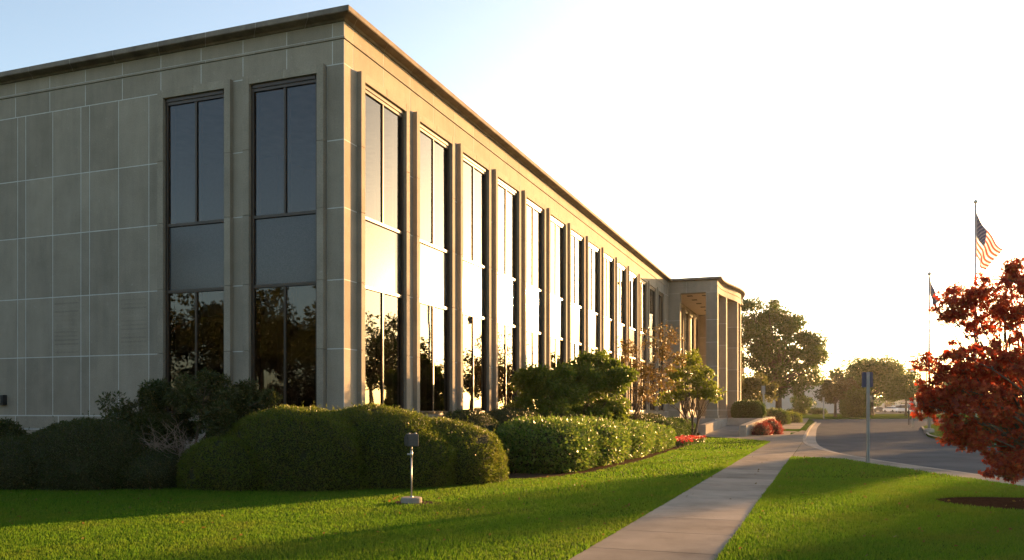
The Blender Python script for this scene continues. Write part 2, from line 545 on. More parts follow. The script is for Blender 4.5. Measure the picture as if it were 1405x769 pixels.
def make_tree(name, label, base, trunk_h, trunk_r, clumps, per, L, W, mat, group=None, cat='tree', stems=1, limbs=14, flat=0.75, spread=1.0,
              shape='leaf', fill=0.5, droop=0.2, lean=(0, 0), trunk_mat=None, twigs=0, thin=0.0):
    base = Vector(base)
    root = empty(name, base, label, cat, group)
    mb = MB()
    tops = []
    for s in range(stems):
        ang = 6.283 * s / max(1, stems) + 0.7
        sp = 0.0 if stems == 1 else trunk_h * 0.35
        top = base + Vector((lean[0] + math.cos(ang) * sp, lean[1] + math.sin(ang) * sp, trunk_h))
        b0 = base + Vector((math.cos(ang), math.sin(ang), 0)) * (0 if stems == 1 else trunk_r * 1.6) - Vector((0, 0, 0.08))
        pts = []
        rad = []
        for i in range(7):
            t = i / 6
            p = b0.lerp(top, t) + Vector((math.sin(t * 3 + s) * 0.05, math.cos(t * 2.5 + s) * 0.05, 0)) * trunk_h * 0.3 * t
            pts.append(p)
            rad.append(trunk_r * (1.35 - 0.35 * min(1, t * 5)) * (1 - 0.45 * t))
        mb.tube(pts, rad, 9)
        tops.append((pts, rad))
    idx = list(range(len(clumps)))
    random.shuffle(idx)
    ends = []
    for q, i in enumerate(idx[:limbs]):
        c = Vector(clumps[i][:3])
        pts, rad = min(tops, key=lambda tp: (tp[0][-1] - c).length)
        k = random.choice([4, 5, 6])
        pp = limb(mb, pts[k], c, rad[k] * 0.6, max(0.006, trunk_r * 0.08), 0.10)
        ends.append(pp)
    for i in idx[limbs:limbs + twigs]:
        c = Vector(clumps[i][:3])
        pp = min((p for e in ends for p in e[2:]), key=lambda p: (p - c).length)
        limb(mb, pp, c, trunk_r * 0.16, max(0.004, trunk_r * 0.05), 0.06, 3, 5)
    mb.build('trunk', trunk_mat or M['bark'], root)
    Q, D = clump_points(clumps, per, flat, fill)
    if thin:
        Q2 = lump(Q, 91, freq=1.2)
        k = Q2 > -1 + thin
        Q, D = Q[k], D[k]
    k = Q[:, 2] > base.z + 0.05
    leaves('crown', Q[k], D[k], L, W, mat, root, spread=spread, shape=shape, droop=droop)
    return root


# ------------------------------------------------------------------ ground sheets
def sheet(name, poly, z, mat, kind='structure', skirt=0.25, step=10.0):
    bm = bmesh.new()
    vs = [bm.verts.new((p[0], p[1], 0)) for p in poly]
    bm.faces.new(vs)
    ymax = max(p[1] for p in poly)
    ymin = min(p[1] for p in poly)
    y = 62.0
    while y < min(ymax, 190):
        if y > ymin:
            bmesh.ops.bisect_plane(bm, geom=bm.verts[:] + bm.edges[:] + bm.faces[:], plane_co=(0, y, 0), plane_no=(0, 1, 0))
        y += step
    bmesh.ops.triangulate(bm, faces=bm.faces)
    for v in bm.verts: v.co.z = z + gz(v.co.y)
    bmesh.ops.recalc_face_normals(bm, faces=bm.faces)
    if sum(f.normal.z for f in bm.faces) < 0:
        bmesh.ops.reverse_faces(bm, faces=bm.faces)
    if skirt:
        ed = [e for e in bm.edges if e.is_boundary]
        r = bmesh.ops.extrude_edge_only(bm, edges=ed)
        for v in r['geom']:
            if isinstance(v, bmesh.types.BMVert): v.co.z -= skirt
    me = bpy.data.meshes.new(name)
    bm.to_mesh(me); bm.free()
    me.materials.append(mat)
    o = link(name, me)
    o['kind'] = kind
    return o


# the one sheet under everything, to the horizon
xs = np.array([-2500, -900, -400, -200, -100, -50, 0, 30, 60, 100, 150, 200, 300, 500, 900, 2500.0])
ys = np.array([-1500, -500, -200, -80, 0, 62] + list(range(72, 191, 10)) + [250, 400, 800, 3000.0])
gv = [(x, y, gz(y) - 0.22) for y in ys for x in xs]
gf = [(j * len(xs) + i, j * len(xs) + i + 1, (j + 1) * len(xs) + i + 1, (j + 1) * len(xs) + i) for j in range(len(ys) - 1) for i in range(len(xs) - 1)]
g_o = link('ground', np_mesh('ground', gv, gf, [M['far_turf']]))
g_o['kind'] = 'structure'

# kerb line of the drive, (right, ahead) metres from the viewpoint
K = [(12.2, -14), (11.95, 4), (11.85, 14), (11.8, 22), (12.0, 29.0), (13.0, 35.5), (15.4, 44), (22.6, 64), (30, 84), (37, 102)]
R_EDGE = [(39.0, 80), (30.5, 62), (26.2, 52.5), (23.6, 44), (21.8, 34), (20.6, 22), (20.2, 4), (20.4, -14)]
KW = [C(*p) for p in K]


def smooth_line(pts, n=6):
    out = []
    for i in range(len(pts) - 1):
        p0 = pts[max(i - 1, 0)]; p1 = pts[i]; p2 = pts[i + 1]; p3 = pts[min(i + 2, len(pts) - 1)]
        for k in range(n):
            t = k / n
            q = []
            for a in range(2):
                q.append(0.5 * ((2 * p1[a]) + (-p0[a] + p2[a]) * t + (2 * p0[a] - 5 * p1[a] + 4 * p2[a] - p3[a]) * t * t + (-p0[a] + 3 * p1[a] - 3 * p2[a] + p3[a]) * t ** 3))
            out.append(tuple(q))
    out.append(pts[-1])
    return out


def offset_line(pts, d):
    """offset to the right of travel"""
    out = []
    for i, p in enumerate(pts):
        a = pts[max(i - 1, 0)]; b = pts[min(i + 1, len(pts) - 1)]
        if 0 < i < len(pts) - 1:
            n1 = Vector((p[1] - a[1], a[0] - p[0])).normalized()
            n2 = Vector((b[1] - p[1], p[0] - b[0])).normalized()
            m = (n1 + n2)
            m = m / max(0.3, m.length_squared) * 2 if m.length > 0.1 else n1
            out.append((p[0] + m.x * d, p[1] + m.y * d))
        else:
            n1 = Vector((b[1] - a[1], a[0] - b[0])).normalized()
            out.append((p[0] + n1.x * d, p[1] + n1.y * d))
    return out


KS = smooth_line(KW)
RS = smooth_line([C(*p) for p in R_EDGE])
far_cross = [C(39, 118), C(92, 128), C(92, 112), C(46, 100)]
# lawn: raised slab on the building side of the kerb
lawn_edge = offset_line(KS, -0.16)
sheet('lawn', [(-70, -60), (C(14, -40)[0], -60)] + lawn_edge + [C(40, 112), C(50, 175), (-70, 190)], 0.0, M['turf'])
# asphalt
asph = KS + [C(38.5, 112), C(41, 119), C(60, 121.5), C(92, 124), C(94, 108), C(62, 99), C(46, 92)] + RS
sheet('road', asph, -0.13, M['asphalt'], skirt=0.15)
# far side verge and the islands beyond
sheet('verge', RS[::-1] + [C(46, 91.5), C(62, 98.5), C(94, 107.5), C(120, 60), C(90, -20)], 0.0, M['far_turf'])
sheet('green', [C(41.3, 119.5), C(60, 122), C(92, 124.5), C(98, 150), C(78, 153), C(46, 150)], 0.02, M['far_turf'])
sheet('parking_lot', [C(60, 154), C(79, 153.5), C(99, 150.5), C(150, 170), C(190, 330), C(70, 330)], -0.10, M['asphalt'], skirt=0.1)


def strip(name, line, w0, w1, z, mat, seg=2.0, gap=0.012, thick=0.2):
    """stones laid along a line from offset w0 to w1, as real blocks with joints"""
    mb = MB()
    # resample
    pts = [Vector(p) for p in line]
    d = [0]
    for a, b in zip(pts, pts[1:]): d.append(d[-1] + (b - a).length)

    def at(s):
        for i in range(len(pts) - 1):
            if s <= d[i + 1] + 1e-6:
                t = (s - d[i]) / max(1e-6, d[i + 1] - d[i])
                q = pts[i].lerp(pts[i + 1], t)
                tg = (pts[i + 1] - pts[i]).normalized()
                return q, Vector((tg.y, -tg.x))
        return pts[-1], Vector(((pts[-1] - pts[-2]).normalized().y, -(pts[-1] - pts[-2]).normalized().x))
    s = 0
    while s < d[-1] - 0.1:
        e = min(s + seg, d[-1])
        q0, n0 = at(s + gap / 2); q1, n1 = at(e - gap / 2)
        poly = [q0 + n0 * w0, q1 + n1 * w0, q1 + n1 * w1, q0 + n0 * w1]
        vs = [(p.x, p.y, z + gz(p.y)) for p in poly] + [(p.x, p.y, z - thick + gz(p.y)) for p in poly]
        mb.add(vs, [(0, 1, 2, 3), (7, 6, 5, 4), (0, 4, 5, 1), (1, 5, 6, 2), (2, 6, 7, 3), (3, 7, 4, 0)])
        s = e
    o = mb.build(name, mat)
    o['kind'] = 'structure'
    return o


strip('kerb', KS, -0.16, 0.0, 0.012, M['kerb'], 2.4)
strip('gutter', KS, 0.004, 0.55, -0.118, M['kerb'], 2.4, thick=0.05)
strip('kerb', RS[::-1], 0.0, 0.16, 0.012, M['kerb'], 2.4)

# walk along the drive between lawn and kerb
strip('pavement', KS[:27], -0.92, -0.165, 0.006, M['concrete'], 1.5)
# the straight walk beside the lawn
strip('sidewalk', [(8.88, -34), (8.88, 27.6)], -0.76, 0.76, 0.010, M['concrete'], 1.55, gap=0.022)
# forecourt paving where the walk meets the drive
kk = offset_line(KS, -0.165)
fore = [(8.1, 27.62), (7.75, 28.9), (5.0, 33.2), (3.3, 35.2), (3.3, 38.2), (6.2, 38.2), (7.4, 36.5), (8.6, 41), (8.4, 55), (10.5, 58)] + [p for p in kk if 13 < p[1] < 56 and p[0] < 13.2][::-1]
fore = [p for p in fore]
fo = [(8.1, 27.62), (7.75, 28.9), (5.0, 33.2), (3.3, 35.2), (3.3, 38.2), (5.9, 38.2), (6.3, 36.3), (7.9, 35.0), (8.6, 41), (9.0, 52)]
kr = [p for p in kk if 12.4 < p[1] < 52]
sheet('forecourt', fo + kr[::-1] + [(9.66, 13.0), (9.66, 27.62)], 0.007, M['concrete'])
strip('path', [C(23.3, 71), C(35.5, 104), C(59, 168)], -1.0, 1.0, 0.012, M['concrete'], 3.0)
strip('path', [(6.8, 47.0), (8.9, 47.4)], -1.6, 1.6, 0.0135, M['concrete'], 1.6)

for x_, sg, y1 in ((8.13, -1, 27.3), (9.63, 1, 13.0)):
    ys_ = np.arange(-30, y1, 0.35)
    out_ = [(x_ + sg * (0.05 + 0.035 * math.sin(v * 2.1) * math.sin(v * 0.73 + 1) + random.uniform(0, 0.03)), v) for v in ys_]
    sheet('soil_edge', [(x_, v) for v in ys_] + out_[::-1], 0.004, M['soil'], skirt=0)
M['crack'] = plain('crack', (0.05, 0.043, 0.036), rough=0.95, spec=0.05)
for (x0, y0, x1, y1, zz, wdt) in ((8.3, -3.9, 9.55, -3.3, 0.0115, 0.004), (8.2, 3.1, 9.0, 4.4, 0.0115, 0.005), (9.5, 11.2, 8.6, 12.6, 0.0115, 0.006), (8.9, 19.5, 8.2, 21.0, 0.0115, 0.007), (7.2, 33.5, 8.9, 31.0, 0.009, 0.012)):
    mb = MB(); nn = 14
    pts = [Vector((x0 + (x1 - x0) * i / nn + random.uniform(-0.035, 0.035), y0 + (y1 - y0) * i / nn + random.uniform(-0.03, 0.03))) for i in range(nn + 1)]
    for p, q in zip(pts, pts[1:]):
        nrm = Vector((-(q - p).y, (q - p).x)).normalized() * wdt
        mb.add([(*(p - nrm), zz), (*(q - nrm), zz), (*(q + nrm), zz), (*(p + nrm), zz)], [(0, 1, 2, 3)])
    co2 = mb.build('pavement_crack', M['crack']); co2['kind'] = 'structure'
# planting beds of bare soil along the building
sheet('planting_bed', [(-24, -3.4), (-6, -3.3), (-1.0, -3.0), (2.2, -0.6), (4.4, 1.6), (5.0, 4.0), (5.25, 9), (4.95, 18), (4.9, 25), (3.4, 27.5), (3.1, 38.2), (3.1, 43), (-0.05, 43), (-0.05, -0.05), (-24, -0.05)], 0.012, M['soil'], skirt=0.05)
mc = C(9.2, 14.45)
sheet('mulch', [(mc[0] + 1.7 * math.cos(a) * (1 + .08 * math.sin(3 * a)), mc[1] + 1.15 * math.sin(a)) for a in np.linspace(0, 6.283, 26)[:-1]], 0.014, M['mulch'], skirt=0.03)
sheet('gravel_bed', [(6.25, 36.9), (7.9, 35.1), (8.55, 41), (8.4, 46), (6.9, 44.5)], 0.02, M['gravel'], skirt=0.04)

# ------------------------------------------------------------------ the building
bld = empty('civic_building', (0, 0, 0), 'long two-storey limestone building with tall bronze windows and a bowed portico', 'building')
ZP0, ZP1, ZW0 = 1.11, 1.48, 1.50
CO = [1.48, 3.10, 4.75, 6.47, 8.09, 9.90]
ZH = 9.71
G_ = 0.012


def face_box(mb, face, a0, a1, z0, z1, p0, p1, mi=0):
    if face == 'R': mb.box(p0, p1, a0, a1, z0, z1, mi)
    else: mb.box(-a1, -a0, -p1, -p0, z0, z1, mi)


def panels(mb, face, a0, a1, courses=CO, proj=0.0):
    face_box(mb, face, a0 + 0.001, a1 - 0.001, courses[0], courses[-1], -0.32, proj - 0.003, 1)
    for z0, z1 in zip(courses, courses[1:]):
        face_box(mb, face, a0 + G_, a1 - G_, z0 + G_, z1 - G_, -0.30, proj, 0)


wall = MB()
# left (shaded) face: corner, piers, then blank panels
panels(wall, 'L', 0.0, 0.48)
panels(wall, 'L', 2.83, 3.25)
edges = [5.53]
t = 5.61
while t < 27:
    edges += [t + 0.31, t + 1.345, t + 2.38]
    t += 2.36
    edges[-1] = t
edges = [5.53, 5.61]
t = 5.61
while t < 26:
    edges += [t + 0.31, t + 1.34, t + 2.36]
    t += 2.36
for i, (a, b) in enumerate(zip(edges, edges[1:])):
    panels(wall, 'L', a, b)
AEND = edges[-1]
# ribbed tooling on some of the panels
for (a, b) in ((5.93, 6.93), (8.30, 9.30)):
    for k in range(13):
        face_box(wall, 'L', a + 0.06, b - 0.06, 3.2 + k * 0.112, 3.2 + k * 0.112 + 0.045, 0.0015, 0.0045, 0)
# right (sunlit) face
NB = 14
PER = 2.98
panels(wall, 'R', 0.0, 0.60)
for k in range(NB - 1):
    panels(wall, 'R', 3.15 + PER * k, 3.58 + PER * k)
panels(wall, 'R', 3.15 + PER * (NB - 1), 43.4)
panels(wall, 'R', 43.4, 44.0)
# behind the portico and the far wing
PW = [44.95 + PER * k for k in range(5)]
panels(wall, 'R', 44.0, PW[0] - 0.19)
for k in range(4):
    panels(wall, 'R', PW[k] + 2.36, PW[k + 1] - 0.19)
panels(wall, 'R', PW[4] + 2.36, 60.0)
FW = [98.0, 100.98]
y = 60.0
while y < 97:
    panels(wall, 'R', y, y + 2.3); y += 2.3
panels(wall, 'R', y, FW[0] - 0.19)
panels(wall, 'R', FW[0] + 2.36, FW[1] - 0.19)
panels(wall, 'R', FW[1] + 2.36, 104.0)
# frieze course above the windows (joints every half bay)
def course(face, a0, a1, step, off, z0, z1, proj=0.0, back=-0.32):
    face_box(wall, face, a0 + 0.001, a1 - 0.001, z0, z1, back, proj - 0.003, 1)
    s = a0
    nxt = a0 + off
    while s < a1 - 0.02:
        e = min(nxt, a1)
        face_box(wall, face, s + G_, e - G_, z0 + G_, z1 - G_, back + 0.02, proj, 0)
        s = e; nxt += step


course('L', 0.0, AEND, 1.30, 0.32, 9.90, 10.48)
course('R', 0.0, 44.0, 1.49, 0.42, 9.90, 10.48)
course('R', 44.0, 104.0, 1.49, 1.0, 9.90, 10.48)
course('L', 0.0, AEND, 1.30, 0.32, 10.552, 10.895)
course('R', 0.0, 44.0, 1.49, 0.42, 10.552, 10.895)
course('R', 60.0, 104.0, 1.49, 0.42, 10.552, 10.895)
# lower windowless strip below the sills
for face, a1 in (('L', AEND), ('R', 104.0)):
    course(face, -0.05, a1, 1.62, 1.0, ZP0 + 0.006, ZP1 - 0.006, 0.05)
    course(face, -0.10, a1, 1.62, 1.6, -0.1, ZP0 - 0.012, 0.10)
# walls not seen from here: rear and sides
wall.box(-AEND, -AEND + 0.3, 0.4, 104, -0.1, 10.8, 0)
wall.box(-AEND, -0.4, 103.7, 104.0, -0.1, 10.8, 0)
wo = wall.build('wall', [M['stone'], M['mortar']], bld, bevel=0.002)

# string course and cornice follow the whole plan
front = [(-AEND, 0.0), (0.0, 0.0), (0.0, 44.0), (3.5, 44.0)]


def bow(yv):
    if yv < 45 or yv > 59: return 3.5
    return 3.5 + 0.85 * math.sin(math.pi * (yv - 45) / 14) ** 2


bowpts = [(bow(v), v) for v in np.arange(44.5, 59.8, 0.5)]
plan = front + bowpts + [(3.5, 60.0), (0.0, 60.0), (0.0, 104.0)]


def band(name, path, prof, mat, seg=1.49, gap=0.010, first=0.42):
    """profile [(proj, z)...] closed, swept in stones along the plan"""
    mb = MB()
    offs = {}
    for p, z in prof: offs[p] = [Vector(q) for q in offset_line(path, p)]
    for i in range(len(path) - 1):
        A, B = Vector(path[i]), Vector(path[i + 1])
        Ls = (B - A).length
        cuts = [0.0]
        s = first if Ls > seg * 1.5 else Ls
        while s < Ls - 0.3:
            cuts.append(s); s += seg
        cuts.append(Ls)
        for c0, c1 in zip(cuts, cuts[1:]):
            t0 = (c0 + (gap / 2 if c0 > 0 else 0)) / Ls
            t1 = (c1 - (gap / 2 if c1 < Ls else 0)) / Ls
            r0 = [(*offs[p][i].lerp(offs[p][i + 1], t0), z) for p, z in prof]
            r1 = [(*offs[p][i].lerp(offs[p][i + 1], t1), z) for p, z in prof]
            n = len(prof)
            fs = [(k, (k + 1) % n, n + (k + 1) % n, n + k) for k in range(n)]
            fs += [tuple(range(n))[::-1], tuple(range(n, 2 * n))]
            mb.add(r0 + r1, fs)
        # mortar core just inside the stones
        core = [(p - 0.006 if p > -0.1 else p, z) for p, z in prof]
        zl, zh = min(z for p, z in prof), max(z for p, z in prof)
        core = [(p, z + (0.004 if z < (zl + zh) / 2 else -0.004)) for p, z in core]
        for p, z in core:
            if p not in offs: offs[p] = [Vector(q) for q in offset_line(path, p)]
        n = len(core)
        mb.add([(*offs[p][i], z) for p, z in core] + [(*offs[p][i + 1], z) for p, z in core], [(k, (k + 1) % n, n + (k + 1) % n, n + k) for k in range(n)], 1)
    return mb.build(name, [mat, M['mortar']], bld)


band('string_course', plan, [(-0.2, 10.486), (0.035, 10.486), (0.035, 10.53), (0.012, 10.546), (-0.2, 10.546)], M['stone'])
co = band('cornice', plan, [(-0.45, 10.90), (0.05, 10.90), (0.08, 10.935), (0.31, 10.955), (0.33, 10.97), (0.33, 11.08), (0.30, 11.11), (-0.45, 11.13)], M['stone_dark'])

# roof, floors and dark rooms behind the glass
rf = MB()
rf.box(-AEND + 0.3, -0.33, 0.33, 103.7, 10.4, 10.75)
rf.build('roof', M['stone_dark'], bld)
it = MB()
it.box(-AEND + 0.3, -0.33, 0.33, 103.7, 1.0, 1.2, 1)
it.box(-AEND + 0.3, -0.34, 0.34, 103.7, 4.95, 6.15, 0)
it.box(-7.2, -7.0, 7.0, 103.7, 1.2, 10.4, 0)
it.box(-AEND + 0.3, -7.0, 7.0, 7.2, 1.2, 10.4, 0)
for yv in (12.3, 24.2, 36.1, 52):
    it.box(-6.99, -0.5, yv, yv + 0.15, 1.2, 4.95, 0)
    it.box(-6.99, -0.5, yv, yv + 0.15, 6.15, 10.4, 0)
it.build('interior', [M['interior'], M['interior_floor']], bld)


def window(face, a0, a1):
    """one full-height window: bronze frame > panes, spandrel, stone surround"""
    fr = MB()
    z0, z1 = ZW0, ZH
    j = 0.08
    for s0, s1 in ((a0, a0 + j), (a1 - j, a1)):
        face_box(fr, face, s0, s1, z0, z1, -0.24, 0.03)
    face_box(fr, face, a0 + j, a1 - j, z1 - 0.09, z1, -0.22, 0.05)
    face_box(fr, face, a0 + j, a1 - j, z1 - 0.17, z1 - 0.09, -0.22, 0.02)
    face_box(fr, face, a0 + j, a1 - j, z0, z0 + 0.10, -0.22, 0.04)
    face_box(fr, face, a0 + j, a1 - j, 6.38, 6.46, -0.22, 0.025)
    face_box(fr, face, a0 + j, a1 - j, 4.66, 4.74, -0.22, 0.025)
    m = (a0 + a1) / 2
    face_box(fr, face, m - 0.03, m + 0.03, 6.46, z1 - 0.17, -0.20, 0.012)
    face_box(fr, face, m - 0.03, m + 0.03, z0 + 0.10, 4.66, -0.20, 0.012)
    f = fr.build('window', M['bronze'], bld, bevel=0.004)
    q = -0.025
    for s0, s1 in ((a0 + j, m - 0.03), (m + 0.03, a1 - j)):
        for b0, b1 in ((6.46, z1 - 0.17), (z0 + 0.10, 4.66)):
            pn = MB()
            c0, c1, d0, d1 = s0 + 0.001, s1 - 0.001, b0 + 0.001, b1 - 0.001
            # no pane hangs perfectly true: millimetres of tilt
            tx, tz = random.uniform(-0.0025, 0.0025), random.uniform(-0.004, 0.004)
            qs = [q - tx - tz, q + tx - tz, q + tx + tz, q - tx + tz]
            if face == 'R': vs = [(qs[0], c0, d0), (qs[1], c1, d0), (qs[2], c1, d1), (qs[3], c0, d1)]
            else: vs = [(-c1, -qs[1], d0), (-c0, -qs[0], d0), (-c0, -qs[3], d1), (-c1, -qs[2], d1)]
            pn.add(vs, [(0, 1, 2, 3)])
            pn.build('pane', M['glass'], f, recalc=False)
    sp = MB()
    face_box(sp, face, a0 + j, a1 - j, 4.741, 6.379, -0.18, q)
    sp.build('spandrel', M['spandrel'], f)
    su = MB()
    for s0, s1 in ((a0 - 0.19, a0 - 0.003), (a1 + 0.003, a1 + 0.19)):
        for c0, c1 in zip(CO, CO[1:]):
            c1 = min(c1, 9.93) if c1 < 9.89 else 9.93
            face_box(su, face, s0, s1, c0 + 0.004, c1 - 0.004, -0.3, 0.12)
    face_box(su, face, a0 - 0.002, m - 0.004, ZH + 0.004, 9.928, -0.3, 0.1175)
    face_box(su, face, m + 0.004, a1 + 0.002, ZH + 0.004, 9.928, -0.3, 0.1175)
    face_box(su, face, a0 - 0.002, a1 + 0.002, ZP1 - 0.008, ZW0 - 0.002, -0.3, 0.075)
    su.build('surround', M['stone'], f, bevel=0.006)
    return f


for a0, a1 in ((0.69, 2.65), (3.41, 5.34)):
    window('L', a0, a1)
for k in range(NB): window('R', 0.79 + PER * k, 2.96 + PER * k)
for a in PW: window('R', a, a + 2.17)
for a in FW: window('R', a, a + 2.17)

# blinds half drawn behind some panes
for (x0, x1, z0) in ((-2.6, -1.7, 3.9), (-1.6, -0.75, 3.6), (-4.35, -3.45, 4.1)):
    bl = MB(); bl.box(x0, x1, 0.42, 0.425, z0, 4.9)
    bl.build('blind', M['interior'], bld)
ub = MB(); face_box(ub, 'L', 11.05, 11.33, 1.78, 2.06, 0.001, 0.14)
face_box(ub, 'L', 11.08, 11.30, 1.81, 2.03, 0.141, 0.155)
ub.build('utility_box', M['dark'], bld, bevel=0.01)

# portico
po = MB()
ZF = 1.0


def pbox(x0, x1, y0, y1, zs):
    po.box(x0 + 0.002, x1 - 0.002, y0 + 0.009, y1 - 0.009, zs[0], zs[-1], 1)
    for z0, z1 in zip(zs, zs[1:]):
        po.box(x0 + (0.008 if x0 > 0.01 else 0.0), x1, y0, y1, z0 + G_, z1 - G_, 0)


ZC = [ZF, 1.6, 3.1, 4.75, 6.47, 8.09, 10.06]
for yy in (44.0, 59.4):
    pbox(0.002, 0.84, yy, yy + 0.6, ZC)
for yy in (44.0, 47.3, 50.4, 53.5, 56.6, 59.4):
    xr = bow(yy + 0.3)
    if yy in (44.0, 59.4): xr = 3.5
    pbox(xr - 0.81, xr, yy, yy + 0.6, ZC)
    po.box(xr - 0.86, xr + 0.05, yy - 0.05, yy + 0.65, ZF, ZF + 0.22, 0)
po.build('portico_piers', [M['stone'], M['mortar']], bld, bevel=0.006)
en = band('entablature', [(0.0, 44.0), (3.5, 44.0)] + bowpts + [(3.5, 60.0), (0.0, 60.0)],
          [(-0.72, 10.064), (0.0, 10.064), (0.0, 10.485), (-0.72, 10.485)], M['stone'], 1.75, 0.012, 1.3)
en2 = band('frieze', [(0.0, 44.0), (3.5, 44.0)] + bowpts + [(3.5, 60.0), (0.0, 60.0)],
           [(-0.72, 10.55), (0.0, 10.55), (0.0, 10.895), (-0.72, 10.895)], M['stone'], 1.75, 0.012, 1.3)
so = MB()
inner = [(0.002, 44.7)] + [(p[0] - 0.7, p[1]) for p in bowpts if 44.7 < p[1] < 59.4] + [(0.002, 59.3)]
so.prism(inner, 10.12, 10.3)
so.build('soffit', M['soffit'], bld)
pr = MB(); pr.prism([(0.0, 44.3)] + [(p[0] - 0.3, p[1]) for p in bowpts] + [(0.0, 59.7)], 10.6, 10.82)
pr.build('portico_roof', M['stone_dark'], bld)
for yy in np.arange(46.0, 59, 2.4):
    for xx in (1.25, 2.35):
        lb = MB(); lb.box(xx - 0.2, xx + 0.2, yy - 0.2, yy + 0.2, 10.085, 10.119)
        lb.build('ceiling_light', M['dark'], bld, bevel=0.01)

# podium with ramp walls in front of the portico
pod = MB()
pod.prism([(0.11, 43.2), (3.42, 43.2), (3.78, 46.6), (6.55, 46.6), (6.55, 60.5), (0.11, 60.5)], -0.1, ZF)
pod.build('podium', M['kerb'], bld)
rp = MB()
rp.add([(3.5, 36.8, 0.02), (5.75, 36.8, 0.02), (6.25, 46.59, 0.46), (3.85, 46.59, 0.46)], [(0, 1, 2, 3)])
ro = rp.build('ramp', M['concrete']); ro['kind'] = 'structure'


def parapet(label, a, b, w, z0a, z1a, z1b):
    mb = MB()
    A, B = Vector(a), Vector(b)
    tg = (B - A).normalized(); n = Vector((tg.y, -tg.x)) * w / 2
    nseg = 3
    for i in range(nseg):
        P0 = A.lerp(B, i / nseg); P1 = A.lerp(B, (i + 1) / nseg - (0.0015 if i < nseg - 1 else 0))
        h0 = z1a + (z1b - z1a) * i / nseg; h1 = z1a + (z1b - z1a) * (i + 1) / nseg
        vs = [(*(P0 - n), -0.1), (*(P0 + n), -0.1), (*(P1 + n), -0.1), (*(P1 - n), -0.1), (*(P0 - n), h0), (*(P0 + n), h0), (*(P1 + n), h1), (*(P1 - n), h1)]
        mb.add(vs, [(3, 2, 1, 0), (4, 5, 6, 7), (0, 1, 5, 4), (1, 2, 6, 5), (2, 3, 7, 6), (3, 0, 4, 7)])
    o = mb.build('parapet_wall', M['kerb'], None, bevel=0.015)
    return tag(o, label, 'wall', 'low walls flanking the entrance ramp')


parapet('low concrete wall along the ramp on the hedge side', (3.32, 37.6), (3.70, 46.58), 0.4, 0, 0.66, 1.02)
parapet('low concrete wall along the ramp beside the red barberry', (5.95, 36.2), (6.38, 46.58), 0.42, 0, 0.66, 1.02)

# ------------------------------------------------------------------ clipped shrubs near the building
def W2(px, d): return C((px - PX0) / F * d, d)


a = W2(405, 18.0); b = W2(505, 18.6); c = W2(592, 19.3); d_ = W2(325, 17.8)
clipped_shrub('clipped_yew', 'big flat-topped clipped yew mound in front of the building corner', 'shrub',
              [((*d_, 0.25), (1.3, 1.05, 0.85)), ((*a, 0.34), (1.95, 1.25, 1.31)), ((*b, 0.38), (2.1, 1.45, 1.31)), ((*c, 0.36), (1.7, 1.5, 1.05))],
              0.055, 0.016, G['yew'], 150000, 'clipped shrubs along the building', e=2.1, rough=0.05, spread=0.9, jit=0.022, base=(*b, 0), freq=5, sprigs=250)
a = W2(40, 18.2); b = W2(120, 18.0)
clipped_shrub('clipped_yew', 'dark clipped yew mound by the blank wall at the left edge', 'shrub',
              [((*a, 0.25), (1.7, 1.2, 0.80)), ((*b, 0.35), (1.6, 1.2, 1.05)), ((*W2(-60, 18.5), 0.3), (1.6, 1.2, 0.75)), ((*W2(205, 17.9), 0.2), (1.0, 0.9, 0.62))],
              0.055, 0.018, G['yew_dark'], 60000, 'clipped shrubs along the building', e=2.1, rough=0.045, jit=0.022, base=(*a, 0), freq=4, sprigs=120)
a = W2(700, 24.6); b = W2(640, 22.6); c = W2(760, 26.5)
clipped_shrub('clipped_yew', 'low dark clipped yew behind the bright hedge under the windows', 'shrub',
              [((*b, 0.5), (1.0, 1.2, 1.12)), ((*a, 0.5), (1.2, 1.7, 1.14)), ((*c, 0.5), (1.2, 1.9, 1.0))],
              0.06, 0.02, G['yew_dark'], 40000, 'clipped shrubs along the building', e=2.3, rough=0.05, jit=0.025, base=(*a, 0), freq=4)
clipped_shrub('clipped_hedge', 'bright glossy-leaved hedge in rounded lumps along the lawn', 'hedge',
              [((3.5, 4.6, 0.6), (1.3, 2.0, 0.76)), ((3.75, 7.4, 0.6), (1.3, 2.4, 0.70)), ((3.8, 10.9, 0.58), (1.25, 2.6, 0.66)), ((3.75, 14.4, 0.52), (1.2, 2.4, 0.55)), ((3.6, 17.4, 0.45), (1.2, 2.2, 0.5))],
              0.092, 0.05, G['euon'], 52000, 'clipped shrubs along the building', e=2.6, rough=0.05, spread=0.9, jit=0.045, base=(3.7, 9.0, 0), freq=5, sprigs=500)
clipped_shrub('clipped_hedge', 'low clipped hedge block between copper tree and ramp wall', 'hedge',
              [((2.9, 24.6, 0.5), (1.1, 1.7, 0.62)), ((2.7, 28.6, 0.5), (1.1, 2.0, 0.60)), ((2.6, 32.4, 0.5), (0.9, 1.6, 0.55))],
              0.085, 0.04, G['box'], 24000, 'clipped shrubs along the building', e=3.0, rough=0.05, jit=0.04, base=(2.8, 28, 0), freq=5)
a = W2(915, 48)
clipped_shrub('clipped_yew', 'dark flat clipped yew below the copper tree', 'shrub',
              [((1.2, 27.0, 0.55), (0.9, 2.4, 0.85)), ((1.25, 31.0, 0.55), (0.9, 2.4, 0.8))],
              0.085, 0.03, G['yew_dark'], 14000, 'clipped shrubs along the building', e=2.4, rough=0.04, jit=0.03, base=(1.2, 29, 0), freq=4)
